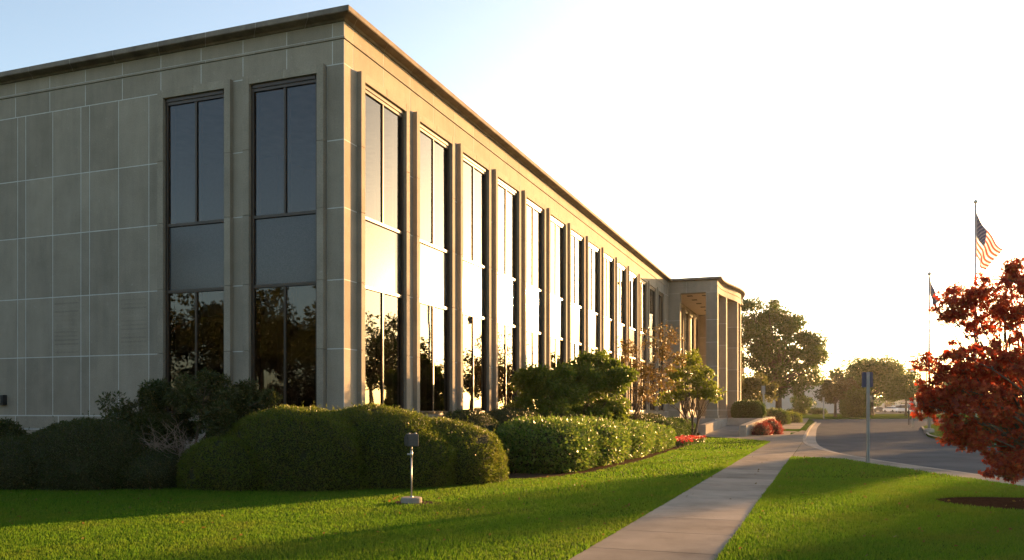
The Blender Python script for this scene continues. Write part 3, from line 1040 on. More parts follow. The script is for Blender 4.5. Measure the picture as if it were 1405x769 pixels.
clipped_shrub('round_boxwood', 'round clipped boxwood on the podium by the portico piers', 'shrub',
              [((5.25, 48.6, ZF + 0.55), (1.2, 1.2, 0.74))],
              0.09, 0.045, G['box'], 9000, 'clipped shrubs along the building', e=2.5, rough=0.05, jit=0.05, base=(5.25, 48.6, ZF), freq=4)
clipped_shrub('barberry', 'low red barberry bush beside the ramp wall', 'shrub',
              [((6.95, 38.6, 0.25), (0.55, 1.2, 0.5)), ((7.35, 40.6, 0.3), (0.7, 1.2, 0.6))],
              0.07, 0.04, G['barberry'], 7000, None, e=2.0, rough=0.12, jit=0.08, base=(7.1, 39.6, 0), freq=6, sprigs=120)


# loose shrubs: many small clumps on thin stems
def cl(*rows): return np.array(rows, dtype=float)


b = W2(255, 18.9)
cls = np.concatenate([crown_clumps((b[0], b[1], 1.45), (1.6, 0.8, 1.05), 66, 0.26, 2, 0.4, -0.5),
                      crown_clumps((*W2(190, 18.9), 1.1), (1.0, 0.75, 0.95), 34, 0.26, 5, 0.4, -0.5),
                      crown_clumps((*W2(335, 19.0), 1.45), (0.85, 0.7, 0.7), 30, 0.24, 8, 0.4, -0.5)])
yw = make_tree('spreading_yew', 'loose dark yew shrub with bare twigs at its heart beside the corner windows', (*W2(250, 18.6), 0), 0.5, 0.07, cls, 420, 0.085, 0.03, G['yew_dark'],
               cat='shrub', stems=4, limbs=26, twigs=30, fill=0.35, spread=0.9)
# bare twigs
tw = MB()
tc = Vector((*W2(232, 17.75), 0.35))
for i in range(150):
    th = random.uniform(-0.2, 3.4)
    dv = Vector((math.cos(th) * CYW, math.cos(th) * SY - 0.25 * random.random(), abs(math.sin(th)) * 0.8 + 0.1))
    st = tc + Vector((random.uniform(-0.5, 0.5), random.uniform(-0.1, 0.25), random.uniform(-0.1, 0.5)))
    limb(tw, st, st + dv * random.uniform(0.3, 0.85), 0.008, 0.003, 0.18, 4, 4)
tw.build('bare_twigs', M['twig'], yw)
sm = W2(4, 19.5)
clipped_shrub('small_shrub', 'small dark shrub under the wall box at the left edge', 'shrub', [((*W2(0, 20.5), 0.75), (0.55, 0.5, 0.62))], 0.08, 0.035, G['yew_dark'], 4000, None, rough=0.12, jit=0.06, base=(*W2(0, 20.5), 0))

b = W2(795, 28.0)
cls = np.concatenate([crown_clumps((*W2(812, 28.6), 1.95), (1.25, 1.2, 1.7), 90, 0.33, 3, 0.35, -0.8),
                      crown_clumps((*W2(745, 27.2), 1.75), (1.15, 1.1, 1.45), 76, 0.33, 4, 0.35, -0.8)])
make_tree('leafy_shrub', 'tall loose green shrub behind the bright hedge in front of the windows', (b[0], b[1], 0), 0.8, 0.06, cls, 330, 0.12, 0.055, G['shrub'],
          cat='shrub', stems=5, limbs=30, twigs=20, fill=0.3)

b = W2(872, 37)
cc = []
for (px, py, r, k, rad) in ((905, 470, 1.0, 20, 0.34), (870, 500, 1.0, 20, 0.34), (895, 525, 1.15, 24, 0.34), (860, 475, 0.55, 8, 0.26), (925, 495, 0.6, 10, 0.28), (880, 545, 0.5, 6, 0.24)):
    q = P(px, py, 37)
    cc.append(crown_clumps(q, (r, r, r * 0.8), k, rad, int(px), 0.2, -1))
make_tree('copper_tree', 'thin copper-brown tree standing before the last windows', (b[0], b[1], 0), 1.5, 0.06, np.concatenate(cc), 52, 0.11, 0.05, G['copper'],
          limbs=18, twigs=70, fill=0.15, spread=1.0)

b = W2(950, 46)
cc = []
for (px, py, r, k, rad) in ((945, 495, 0.95, 18, 0.32), (925, 516, 1.0, 18, 0.30), (962, 518, 1.0, 18, 0.30), (972, 540, 0.9, 16, 0.28), (920, 543, 0.9, 15, 0.28), (945, 535, 1.0, 16, 0.28)):
    q = P(px, py, 46)
    cc.append(crown_clumps(q, (r, r, r * 0.6), k, rad, int(px), 0.1, -1))
make_tree('dogwood', 'small layered yellow-green tree by the portico piers', (b[0], b[1], 0.2), 1.3, 0.08, np.concatenate(cc), 60, 0.16, 0.08, G['lime'],
          stems=3, limbs=34, twigs=20, flat=0.5, fill=0.2)

# red bedding flowers at the end of the hedge
fb = empty('bedding_flowers', (4.6, 21.8, 0), 'low bed of red flowers at the far end of the bright hedge', 'flowers')
Q = np.stack([RNG.uniform(3.9, 5.15, 2600), RNG.uniform(19.4, 25.5, 2600), RNG.uniform(0.02, 0.26, 2600)], axis=1)
leaves('foliage', Q, np.tile([0, 0, 1.0], (2600, 1)), 0.09, 0.05, G['box'], fb)
Q = np.stack([RNG.uniform(3.9, 5.15, 1500), RNG.uniform(19.4, 25.5, 1500), RNG.uniform(0.2, 0.33, 1500)], axis=1)
fl = leaves('blossom', Q, np.tile([0, 0, 1.0], (1500, 1)), 0.08, 0.07, G['flower'], fb, spread=1.2)
fl['kind'] = 'stuff'

# ------------------------------------------------------------------ Japanese maple at the right
mb_ = C(9.3, 14.4)
cc = []
MS = 14.4
for (px, py, dd, r, k) in ((1325, 412, 14.6, 0.42, 15), (1375, 395, 14.4, 0.42, 14), (1400, 425, 14.2, 0.5, 14), (1350, 438, 15.0, 0.45, 12), (1305, 428, 14.3, 0.22, 6),
                       (1312, 505, 13.9, 0.52, 17), (1345, 500, 14.6, 0.6, 18), (1395, 500, 13.9, 0.6, 18), (1302, 545, 13.9, 0.42, 15), (1325, 555, 13.6, 0.55, 18),
                       (1370, 560, 14.2, 0.6, 16), (1345, 600, 13.7, 0.42, 14), (1390, 615, 13.8, 0.45, 15), (1322, 592, 13.8, 0.32, 9), (1375, 640, 13.5, 0.28, 9), (1430, 540, 14.5, 0.8, 22), (1440, 460, 14.5, 0.7, 18), (1450, 600, 14.5, 0.6, 16), (1400, 372, 14.5, 0.22, 6), (1278, 553, 13.9, 0.2, 5), (1330, 530, 15.4, 0.6, 16), (1400, 560, 15.3, 0.6, 14)):
    cc.append(crown_clumps(P(px, py, dd), (r * 1.25, r * 1.25, r * 0.85), int(k * 2.6), 0.15, int(px + py), 0.05, -1))
make_tree('red_maple', 'red-leaved Japanese maple at the right edge over a mulch patch', (mb_[0], mb_[1], 0), 0.75, 0.085, np.concatenate(cc), 26, 0.058, 0.07, G['maple'],
          stems=3, limbs=90, twigs=260, flat=0.6, fill=0.05, shape='palm', droop=0.5)


# ------------------------------------------------------------------ far trees
def far_tree(name, label, px, d, top, w, crown_bottom, mat, k=70, cr=0.14, per=185, leaf=0.3, trunk_r=0.25, group='trees beyond the drive', shell=0.35, rough=0.2, trunk_h=None, cut=-0.75, thin=0.0):
    """px: trunk column; top/crown_bottom: picture rows; w: crown width in pixels"""
    x, y = W2(px, d)
    z0 = gz(y)
    zt = CH + (PY0 - top) / F * d
    zb = CH + (PY0 - crown_bottom) / F * d
    rx = w / F * d / 2
    c = (x, y, (zt + zb) / 2)
    cls = crown_clumps(c, (rx * 0.88, rx * 0.88, (zt - zb) / 2 * 0.88), k, cr * rx * 2, int(px), shell, cut, rough)
    return make_tree(name, label, (x, y, z0), trunk_h or max(0.6, (zb - z0) + (zt - zb) * 0.35), trunk_r, cls, per, leaf, leaf * 0.6, mat, group, limbs=16, fill=0.3, thin=thin)


o1 = P(1060, 500, 112)
cc = []
for (px, py, rx, rz, k) in ((1062, 440, 3.1, 2.6, 24), (1040, 470, 3.4, 3.2, 24), (1075, 478, 4.6, 3.4, 34), (1105, 480, 2.6, 2.2, 14), (1045, 520, 3.5, 3.2, 20), (1085, 515, 3.8, 2.6, 22), (1120, 495, 1.6, 1.4, 6), (1030, 430, 2.2, 2.0, 10)):
    cc.append(crown_clumps(P(px, py, 112), (rx, rx, rz), k, 1.15, px, 0.3, -1))
x, y = W2(1068, 112)
make_tree('large_oak', 'large dark spreading tree behind the portico', (x, y, gz(y)), 6.0, 0.5, np.concatenate(cc), 205, 0.36, 0.22, G['oak'], 'trees beyond the drive', limbs=40, fill=0.25)
far_tree('yellow_tree', 'low yellowish tree beside the end of the portico', 1040, 92, 508, 58, 572, G['olive'], 40, 0.13, 150, 0.26, 0.12)
far_tree('round_tree', 'large round-headed tree in the middle of the far green', 1196, 142, 484, 112, 565, G['tree'], 115, 0.10, 215, 0.36, 0.36, shell=0.4, rough=0.12)
far_tree('small_tree', 'small brownish tree with a dark trunk left of the round evergreen', 1146, 128, 513, 66, 562, G['brown'], 55, 0.12, 170, 0.28, 0.24, rough=0.15)
far_tree('street_tree', 'small bright green tree before the parked cars', 1243, 135, 509, 72, 556, G['tree'], 55, 0.12, 170, 0.3, 0.18, rough=0.15)
far_tree('street_tree', 'green tree half hidden behind the red maple', 1330, 150, 500, 90, 556, G['tree'], 55, 0.12, 170, 0.34, 0.2, rough=0.18)
far_tree('hedge_tree', 'small tree low behind the portico by the pale wall', 1100, 150, 540, 36, 568, G['tree'], 24, 0.16, 140, 0.3, 0.14)
x, y = W2(1172, 126)
clipped_shrub('round_evergreen', 'round dark evergreen bush between the far trees', 'shrub', [((x, y, gz(y) + 2.0), (1.75, 1.75, 2.35))], 0.3, 0.12, G['oak'], 9000, None, e=2.3, rough=0.08, jit=0.22, base=(x, y, gz(y)), freq=4)
for i, (px, d, w, h, lab) in enumerate(((1078, 98, 1.6, 1.1, 'green shrub beside the small white bollards'), (1062, 90, 1.4, 1.5, 'dark shrub behind the grey sign post'), (1092, 150, 1.6, 0.9, 'left low shrub against the pale far wall'),
                                       (1120, 158, 1.7, 0.9, 'right low shrub against the pale far wall'), (1325, 44, 1.1, 0.95, 'yellow-green shrub seen through the lower maple branches'), (1395, 40, 1.0, 1.1, 'green shrub behind the maple at the right edge'))):
    x, y = W2(px, d)
    z = gz(y)
    clipped_shrub('low_shrub', lab, 'shrub', [((x, y, z + h * 0.45), (w, w * 0.8, h * 0.6))], 0.16 if d > 60 else 0.09, 0.08 if d > 60 else 0.045, G['lime'] if px in (1325, 1078) else G['tree'], 3500, 'low shrubs around the drive', rough=0.15, jit=0.12, base=(x, y, z))


# trees on the sunny side, out of the frame but mirrored in the windows and shading the lawn
def side_tree(label, x, y, h, w, mat, seed, k=60, per=62, leaf=0.33, low=0.22, thin=0.5):
    z0 = gz(y)
    c = (x, y, z0 + h * (1 + low) / 2)
    cls = crown_clumps(c, (w / 2 * 0.85, w / 2 * 0.85, h * (1 - low) / 2 * 0.9), k, w * 0.105, seed, 0.3, -0.8, 0.25)
    return make_tree('park_tree', label, (x, y, z0), h * low + h * 0.25, 0.28, cls, per, leaf, leaf * 0.6, mat, 'trees mirrored in the windows', limbs=18, fill=0.25, thin=thin)


SIDE = [(33.2, 66, 11.8, 7), (29, 54, 10.8, 6.5), (36, 56, 11.5, 8), (33, 44, 8.8, 7), (39, 44, 9.8, 8.5), (42, 36, 8.8, 9), (26.5, 77, 8.3, 8), (33, 84, 9.6, 9),
        (42, 74, 12.5, 9.5), (48, 60, 11.5, 10)]
for i, (x, y, h, w) in enumerate(SIDE):
    side_tree('tree across the drive whose outline is mirrored in the sunlit windows', x, y, h, w, G['tree'] if i % 2 else G['oak'], 40 + i)


def back_tree(x, y, h, w, seed, k=70):
    cls = crown_clumps((x, y, h * 0.58), (w / 2 * 0.85, w / 2 * 0.85, h * 0.42 * 0.9), k, w * 0.11, seed, 0.3, -0.9, 0.25)
    make_tree('park_tree', 'tree across the lawn out of frame, for the mirror image in the corner windows and to darken the wall', (x, y, 0), h * 0.4, 0.32, cls, 120, 0.36, 0.2, G['yew_dark'], 'trees mirrored in the corner windows', limbs=18, fill=0.25)


for i, (x, y, h, w) in enumerate(((-38, -31, 16.0, 15), (-20.5, -36, 15.0, 8), (-29.5, -44, 9.5, 12), (-33, -40, 13, 11), (-24, -52, 9, 12), (-40, -44, 12, 12), (-14, -42, 9.5, 10), (-3, -46, 12, 11), (9, -50, 13, 12), (22, -47, 12, 11), (-48, -24, 12, 13), (-17, -50, 12, 11), (34, -38, 11, 11))):  # unseen: left ones mirrored in the panes, more added behind to darken the wall
    back_tree(x, y, h, w, 60 + i)

# ------------------------------------------------------------------ far buildings
def blk(mb, pxa, da, pxb, db, depth, z0, z1, mi=0):
    A = Vector(W2(pxa, da)); B = Vector(W2(pxb, db))
    t = (B - A).normalized(); n = Vector((-t.y, t.x)) * depth
    mb.prism([A, B, B + n, A + n], z0, z1, mi)


fw = empty('far_building', (*W2(1110, 172), 1.0), 'long pale windowless building beyond the far green', 'building')
m1 = MB(); blk(m1, 1020, 165, 1192, 178, 22, -0.5, 6.6); m1.build('wall', M['pale_wall'], fw)
m1 = MB(); blk(m1, 1019.5, 164.8, 1192.5, 177.8, 22.5, 6.605, 7.0); m1.build('roof', M['stone_dark'], fw)
st = empty('store', (*W2(1270, 320), 1.0), 'low pale storefront beyond the parked cars', 'building')
m1 = MB(); blk(m1, 1185, 318, 1420, 330, 25, 0, 5.2); m1.build('wall', M['pale_wall'], st)
m1 = MB(); blk(m1, 1184, 317.2, 1421, 329.2, 26, 5.21, 6.3); m1.build('roof', M['sign_tan'], st)
for k in range(9):
    m1 = MB(); blk(m1, 1192 + k * 22, 317.9 + k * 1.1, 1206 + k * 22, 318.6 + k * 1.1, 0.15, 1.6, 4.2); m1.build('window', M['car_glass'], st)

# ------------------------------------------------------------------ signs and posts
cam_r = Vector((CYW, SY, 0)); cam_f = Vector((-SY, CYW, 0))


def post_sign(name, label, px, d, top, z_ground, pw, panel, pmat, post_mat, group=None, front=True, posts=(0,), post_top=None):
    """panel: (width, height, centre z)"""
    x, y = W2(px, d)
    r = empty(name, (x, y, z_ground), label, 'sign', group)
    o = Vector((x, y, 0))
    for q in posts:
        mb = MB()
        s = cam_r * (q * panel[0])
        c = o + s
        # U-channel post: web and two flanges
        mb.obox((c.x, c.y, z_ground - 0.15), (CYW, SY), pw, pw * 0.14, (post_top or top) - z_ground + 0.15)
        for sg in (-1, 1):
            e = c + cam_r * sg * pw * 0.43 - cam_f * pw * 0.32
            mb.obox((e.x, e.y, z_ground - 0.15), (CYW, SY), pw * 0.14, pw * 0.6, (post_top or top) - z_ground + 0.15)
        mb.build('post', post_mat, r)
    w, h, zc = panel
    mb = MB()
    c = o + cam_f * (pw * 0.16 + 0.004)
    ang = []
    rad = min(w, h) * 0.12
    for cxs, czs, a0 in ((1, 1, 0), (-1, 1, 90), (-1, -1, 180), (1, -1, 270)):
        for k in range(5):
            a = math.radians(a0 + k * 22.5)
            ang.append((cxs * (w / 2 - rad) + rad * math.cos(a), czs * (h / 2 - rad) + rad * math.sin(a)))
    n = len(ang)
    vs = [tuple(c + cam_r * u + Vector((0, 0, zc + v))) for u, v in ang] + [tuple(c + cam_f * 0.006 + cam_r * u + Vector((0, 0, zc + v))) for u, v in ang]
    mb.add(vs, [tuple(range(n)), tuple(range(n, 2 * n))[::-1]] + [(i, (i + 1) % n, n + (i + 1) % n, n + i) for i in range(n)])
    mb.build('sign_panel', pmat, r)
    for zz in (zc + h * 0.32, zc - h * 0.32):
        mb = MB(); mb.tube([tuple(c - cam_f * (pw * 0.35) + Vector((0, 0, zz))), tuple(c + Vector((0, 0, zz)))], [0.012, 0.012], 6)
        mb.build('bolt', M['steel'], r)
    return r


zt = CH + (PY0 - 511) / F * 26.0
post_sign('road_sign', 'back of a blue sign on a tall grey post at the lawn edge', 1190.5, 25.9, zt, 0.0, 0.085, (0.345, 0.47, zt - 0.235), M['sign_back'], M['steel'])
x, y = W2(1193, 130); z = gz(y)
post_sign('notice_sign', 'small tan board on two posts on the far green', 1193, 130, z + 2.7, z, 0.12, (1.3, 1.05, CH + (PY0 - 547.5) / F * 130), M['sign_tan'], M['dark'], posts=(-0.42, 0.42), post_top=CH + (PY0 - 543) / F * 130)
x, y = W2(1252, 84); z = gz(y)
post_sign('road_sign', 'grey sign back on a post where the drive bends away', 1251.8, 84, z + 2.2, z, 0.12, (0.42, 0.62, CH + (PY0 - 555) / F * 84), M['sign_grey'], M['steel'])
x, y = W2(1246.5, 92); z = gz(y)
post_sign('road_sign', 'thin dark-posted sign beside the grey sign at the bend', 1246.8, 92, z + 2.0, z, 0.09, (0.22, 0.5, CH + (PY0 - 557) / F * 92), M['sign_grey'], M['dark'])
x, y = W2(1130, 120); z = gz(y)
post_sign('road_sign', 'narrow pale sign on a post left of the small brownish tree', 1130, 120, CH + (PY0 - 546) / F * 120, z, 0.13, (0.32, 0.75, CH + (PY0 - 549) / F * 120), M['sign_grey'], M['steel'])
post_sign('road_sign', 'tall grey sign back on a post beside the portico boxwood', 1047.5, 66, CH + (PY0 - 530) / F * 66, 0.0, 0.12, (0.3, 0.62, CH + (PY0 - 535) / F * 66), M['sign_grey'], M['steel'])
for px in (1050.5, 1055.5):
    x, y = W2(px, 68)
    mb = MB(); mb.tube([(x, y, -0.05), (x, y, 0.62), (x, y, 0.66)], [0.055, 0.055, 0.03], 10)
    tag(mb.build('bollard', M['white'], None), 'short white bollard by the grey sign post, ' + ('nearer the barberry' if px < 1052 else 'nearer the drive'), 'bollard', 'white bollards by the forecourt')

sheet('bare_patch', [(W2(564.5, 14.75)[0] + 0.10 + 0.42 * math.cos(t) * (1 + 0.2 * math.sin(3 * t)), W2(564.5, 14.75)[1] - 0.02 + 0.33 * math.sin(t)) for t in np.linspace(0, 6.283, 22)[:-1]], 0.016, M['soil'], skirt=0.03)
# floodlight on a pole with a round concrete foot
fx, fy = W2(564.5, 14.75)
fo_ = empty('flood_light', (fx, fy, 0), 'small grey floodlight on a thin pole with a round concrete foot on the lawn', 'lamp')
mb = MB(); mb.tube([(fx, fy, -0.02), (fx, fy, 0.095), (fx, fy, 0.11)], [0.185, 0.185, 0.165], 24, smooth=False); mb.build('foot', M['concrete'], fo_, bevel=0.006)
mb = MB(); mb.tube([(fx, fy, 0.07), (fx, fy, 0.82)], [0.013, 0.013], 10); mb.tube([(fx, fy, 0.09), (fx, fy, 0.13)], [0.035, 0.03], 10); mb.build('pole', M['steel'], fo_)
mb = MB(); mb.tube([(fx, fy, 0.80), (fx, fy, 0.93)], [0.024, 0.022], 10)
mb.tube([(fx - 0.02, fy, 0.86), (fx - 0.075, fy - 0.01, 0.86)], [0.016, 0.016], 8)
mb.tube([(fx, fy, 0.92), (fx + 0.003, fy, 1.0)], [0.014, 0.014], 8); mb.build('knuckle', M['steel'], fo_)
# housing: box with a sloped visor, turned a little
h = MB()
ax = Vector((math.cos(YAW + 0.5), math.sin(YAW + 0.5), 0)); ay = Vector((-ax.y, ax.x, 0))
o = Vector((fx, fy, 1.0))
prof = [(-0.105, 0.0), (0.095, 0.015), (0.11, 0.165), (0.015, 0.225), (-0.095, 0.215)]
vs = [tuple(o + ay * u + Vector((0, 0, v)) - ax * 0.10) for u, v in prof] + [tuple(o + ay * u + Vector((0, 0, v)) + ax * 0.10) for u, v in prof]
h.add(vs, [(0, 1, 2, 3, 4), (9, 8, 7, 6, 5)] + [(i, (i + 1) % 5, 5 + (i + 1) % 5, 5 + i) for i in range(5)])
h.build('housing', M['black_box'], fo_, bevel=0.012)
h = MB()
for k in range(2):
    p = o + ay * (-0.05) + ax * (-0.06 + 0.12 * k) + Vector((0, 0, 0.218))
    h.tube([tuple(p), tuple(p + Vector((0, 0, 0.02)))], [0.018, 0.018], 8)
h.build('bolt', M['steel'], fo_)
h = MB(); h.obox(tuple(o + ay * 0.112 + Vector((0, 0, 0.025))), ax, 0.16, 0.008, 0.12); h.build('lens', M['lens'], fo_)

# ------------------------------------------------------------------ flags
def flagpole(label, px, d, top, r0, flag, cat_label):
    x, y = W2(px, d)
    zt = CH + (PY0 - top) / F * d
    rt = empty('flagpole', (x, y, 0), label, 'flagpole', 'flagpoles beyond the maple')
    mb = MB(); mb.tube([(x, y, -0.1), (x, y, zt * 0.5), (x, y, zt - 0.15)], [r0, r0 * 0.85, r0 * 0.55], 12); mb.build('pole', M['alu'], rt)
    mb = MB()
    pts = [(x, y, zt - 0.16 + 0.02 * i) for i in range(17)]
    mb.tube(pts, [max(0.012, 0.15 * math.sin(math.pi * (i / 16))) for i in range(17)], 12); mb.build('finial', M['alu'], rt)
    mb = MB(); mb.tube([(x, y, -0.05), (x, y, 0.25), (x, y, 0.3)], [0.35, 0.33, 0.2], 16); mb.build('base_collar', M['kerb'], rt)
    mb = MB(); e = Vector((x, y, 0)) - cam_f * (r0 + 0.03)
    mb.tube([(e.x, e.y, 1.2), (e.x, e.y, zt - 0.25)], [0.008, 0.008], 5); mb.build('halyard', M['white'], rt)
    return x, y, zt


FD = 55.0
flagpole('taller aluminium flagpole with the striped flag', 1338.5, FD, 277, 0.11, None, '')
flagpole('shorter flagpole with the dark drooping flag', 1275, 60.0, 376, 0.10, None, '')


def flag_fn(corners, d, rip):
    """corners in picture pixels: hoist top, fly top, fly bottom, hoist bottom"""
    ht, ft, fb_, hb = [P(px, py, d) for px, py in corners]
    def fn(u, v):
        p = ht.lerp(ft, u).lerp(hb.lerp(fb_, u), v)
        w = rip * math.sin(u * 9 + v * 2.5) * min(1, u * 3) + 0.6 * rip * math.sin(v * 8 + u * 3) * u
        return p + cam_f * w + cam_r * 0.25 * w - Vector((0, 0, 0.25 * math.sin(math.pi * u) * (1 - 0.4 * v)))
    return fn


fn = flag_fn([(1338.9, 290.5), (1377, 342), (1350, 372.5), (1339.6, 350)], FD - 0.12, 0.22)
NU, NV = 40, 26
vs, fs, mi = [], [], []
for j in range(NV + 1):
    for i in range(NU + 1): vs.append(fn(i / NU, j / NV))
for j in range(NV):
    for i in range(NU):
        fs.append((j * (NU + 1) + i, j * (NU + 1) + i + 1, (j + 1) * (NU + 1) + i + 1, (j + 1) * (NU + 1) + i))
        stripe = j // 2
        mi.append(2 if (stripe < 7 and i < NU * 0.4) else (0 if stripe % 2 == 0 else 1))
us = link('flag', np_mesh('flag', vs, fs, [M['flag_red'], M['flag_white'], M['flag_blue']], mi, True))
us.location = P(1339, 320, FD)
us.data.transform(Matrix.Translation(-us.location))
tag(us, 'red and white striped flag with starred blue canton, hanging from the taller pole', 'flag', 'flags')
sb = MB()
for r_ in range(9):
    for q in range(6 if r_ % 2 == 0 else 5):
        u0 = 0.4 * ((2 * q + 1 + (r_ % 2)) / 12); v0 = (7 / 13) * ((r_ + 1) / 10)
        for side in (-1, 1):
            ring = []
            for k in range(10):
                rr = (0.0105 if k % 2 == 0 else 0.0042)
                a = math.pi / 2 + k * math.pi / 5
                p = fn(u0 + rr * math.cos(a) * 1.0, v0 - rr * math.sin(a) * 1.6)
                ring.append(tuple(p + cam_f * 0.012 * side))
            sb.add(ring, [tuple(range(10))])
so_ = sb.build('stars', M['flag_white'])
so_.parent = us; so_.location = -us.location
fn2 = flag_fn([(1275.3, 377.5), (1288, 409), (1283, 423), (1276.2, 403)], 60 - 0.12, 0.16)
vs, fs = [], []
for j in range(19):
    for i in range(25): vs.append(fn2(i / 24, j / 18))
for j in range(18):
    for i in range(24): fs.append((j * 25 + i, j * 25 + i + 1, (j + 1) * 25 + i + 1, (j + 1) * 25 + i))
sf = link('flag', np_mesh('flag', vs, fs, [M['flag_blue']], None, True))
sf.location = P(1276, 390, 60); sf.data.transform(Matrix.Translation(-sf.location))
tag(sf, 'dark blue flag hanging limp from the shorter pole', 'flag', 'flags')

# parking-lot lamp with paired heads
lx, ly = W2(1258.5, 170); lz = CH + (PY0 - 489) / F * 170; gz0 = gz(ly)
lp = empty('lot_lamp', (lx, ly, gz0), 'tall parking-lot lamp with box heads above the far trees', 'street lamp')
mb = MB(); mb.tube([(lx, ly, gz0 - 0.1), (lx, ly, lz)], [0.13, 0.08], 8); mb.build('pole', M['dark'], lp)
mb = MB()
for s in (-1, 1):
    p = Vector((lx, ly, lz - 0.1)); mb.tube([tuple(p), tuple(p + cam_r * s * 0.75 + Vector((0, 0, 0.1)))], [0.05, 0.04], 6)
mb.build('arm', M['dark'], lp)
for (s, dz, dl) in ((-1.0, -0.05, 0), (0.85, 0.25, 0), (1.2, -0.2, 0)):
    p = Vector((lx, ly, lz + dz)) + cam_r * s
    mb = MB(); mb.obox(tuple(p - Vector((0, 0, 0.2))), cam_r, 0.95, 0.6, 0.3); mb.build('lamp_head', M['dark'], lp, bevel=0.04)

# red pylon sign and the red-fronted sign beside it, above the far trees
sx, sy_ = W2(1251, 205); gzz = gz(sy_)
ps = empty('pylon_sign', (sx, sy_, gzz), 'red sign with a white round emblem above the far green tree', 'sign')
zc = CH + (PY0 - 508.5) / F * 205
mb = MB(); mb.obox((sx, sy_, gzz - 0.1), cam_r, 0.4, 0.4, zc - 0.7 - gzz); mb.build('pole', M['dark'], ps)
mb = MB(); mb.obox((sx, sy_, zc - 0.7), cam_r, 1.9, 0.4, 1.25); mb.build('sign_panel', M['sign_red'], ps, bevel=0.03)
mb = MB()
pc = Vector((sx, sy_, zc - 0.07)) - cam_f * 0.205
mb.add([tuple(pc + cam_r * 0.42 * math.cos(t) + Vector((0, 0, 0.42 * math.sin(t)))) for t in np.linspace(0, 6.283, 20)[:-1]], [tuple(range(19))])
mb.build('emblem', M['white'], ps)
sx, sy_ = W2(1267, 215); gzz = gz(sy_)
ps = empty('board_sign', (sx, sy_, gzz), 'wide dark red sign board beside the emblem sign', 'sign')
zc = CH + (PY0 - 508.5) / F * 215
for q in (-0.8, 0.8):
    p = Vector((sx, sy_, gzz - 0.1)) + cam_r * q
    mb = MB(); mb.obox(tuple(p), cam_r, 0.25, 0.25, zc - 0.4 - gzz); mb.build('post', M['dark'], ps)
mb = MB(); mb.obox((sx, sy_, zc - 0.42), cam_r, 2.3, 0.3, 0.85); mb.build('sign_panel', M['sign_red'], ps, bevel=0.03)


# ------------------------------------------------------------------ parked cars
def make_car(label, px, d, heading, paint, suv=False):
    x, y = W2(px, d)
    z = gz(y) - 0.10
    r = empty('parked_car', (x, y, z), label, 'car', 'cars in the far parking lot')
    ca, sa = math.cos(heading), math.sin(heading)

    def T(p): return (x + p[0] * ca - p[1] * sa, y + p[0] * sa + p[1] * ca, z + p[2])
    hh = 1.75 if suv else 1.45
    side = [(-2.25, 0.35), (-2.3, 0.75), (-2.1, 0.98), (-1.6 if not suv else -2.1, 1.02), (1.0, 0.98), (2.0, 0.85), (2.25, 0.65), (2.25, 0.32)]
    body = MB(); n = len(side)
    for sgn in (1,):
        vs = [T((u, -0.88, v)) for u, v in side] + [T((u, 0.88, v)) for u, v in side]
        body.add(vs, [tuple(range(n)), tuple(range(n, 2 * n))[::-1]] + [(i, (i + 1) % n, n + (i + 1) % n, n + i) for i in range(n)])
    rf0 = -2.0 if suv else -1.1
    top = [(rf0, hh - 0.06), (rf0 + 0.3, hh), (0.25, hh), (0.4, hh - 0.05)]
    vs = [T((u, -0.68, v)) for u, v in top] + [T((u, 0.68, v)) for u, v in top]
    body.add(vs, [tuple(range(4)), tuple(range(4, 8))[::-1]] + [(i, (i + 1) % 4, 4 + (i + 1) % 4, 4 + i) for i in range(4)])
    body.build('body', paint, r, bevel=0.05)
    cab = MB()
    lo = [(-2.08 if suv else -1.65, 0.99), (1.05, 0.985)]; hi = [(rf0 + 0.02, hh - 0.06), (0.38, hh - 0.055)]
    vs = [T((lo[0][0], -0.84, lo[0][1])), T((lo[1][0], -0.84, lo[1][1])), T((hi[1][0], -0.67, hi[1][1])), T((hi[0][0], -0.67, hi[0][1])),
          T((lo[0][0], 0.84, lo[0][1])), T((lo[1][0], 0.84, lo[1][1])), T((hi[1][0], 0.67, hi[1][1])), T((hi[0][0], 0.67, hi[0][1]))]
    cab.add(vs, [(0, 1, 2, 3), (7, 6, 5, 4), (0, 3, 7, 4), (1, 5, 6, 2)])
    cab.build('window', M['car_glass'], r)
    for u in (-1.4, 1.4):
        for s in (-1, 1):
            w = MB(); w.tube([T((u, s * 0.72, 0.33)), T((u, s * 0.91, 0.33))], [0.33, 0.33], 16, smooth=False); w.build('wheel', M['rubber'], r)
    for s in (-1, 1):
        w = MB(); w.tube([T((2.22, s * 0.65, 0.68)), T((2.29, s * 0.65, 0.68))], [0.13, 0.12], 10); w.build('headlight', M['lens'], r)
    return r


HC = math.radians(20.5 - 90)
make_car('white car with its nose towards the drive, leftmost in the lot', 1224, 198, HC + 0.2, M['car_white'])
make_car('silver tall car just right of the white car', 1231.5, 208, HC - 0.1, M['car_silver'], True)
make_car('pale car parked under the bright green tree by the grey sign', 1246, 178, HC + 2.2, M['car_white'], True)
make_car('dark car at the back of the lot beside the round tree', 1207, 240, HC + 1.4, M['car_dark'])
make_car('silver car at the back of the lot behind the tan board', 1203, 260, HC + 1.5, M['car_silver'])

# ------------------------------------------------------------------ grass blades on the near lawn
def in_poly(x, y, poly):
    c = np.zeros(len(x), bool)
    j = len(poly) - 1
    for i in range(len(poly)):
        xi, yi = poly[i]; xj, yj = poly[j]
        k = ((yi > y) != (yj > y)) & (x < (xj - xi) * (y - yi) / (yj - yi + 1e-12) + xi)
        c ^= k
        j = i
    return c


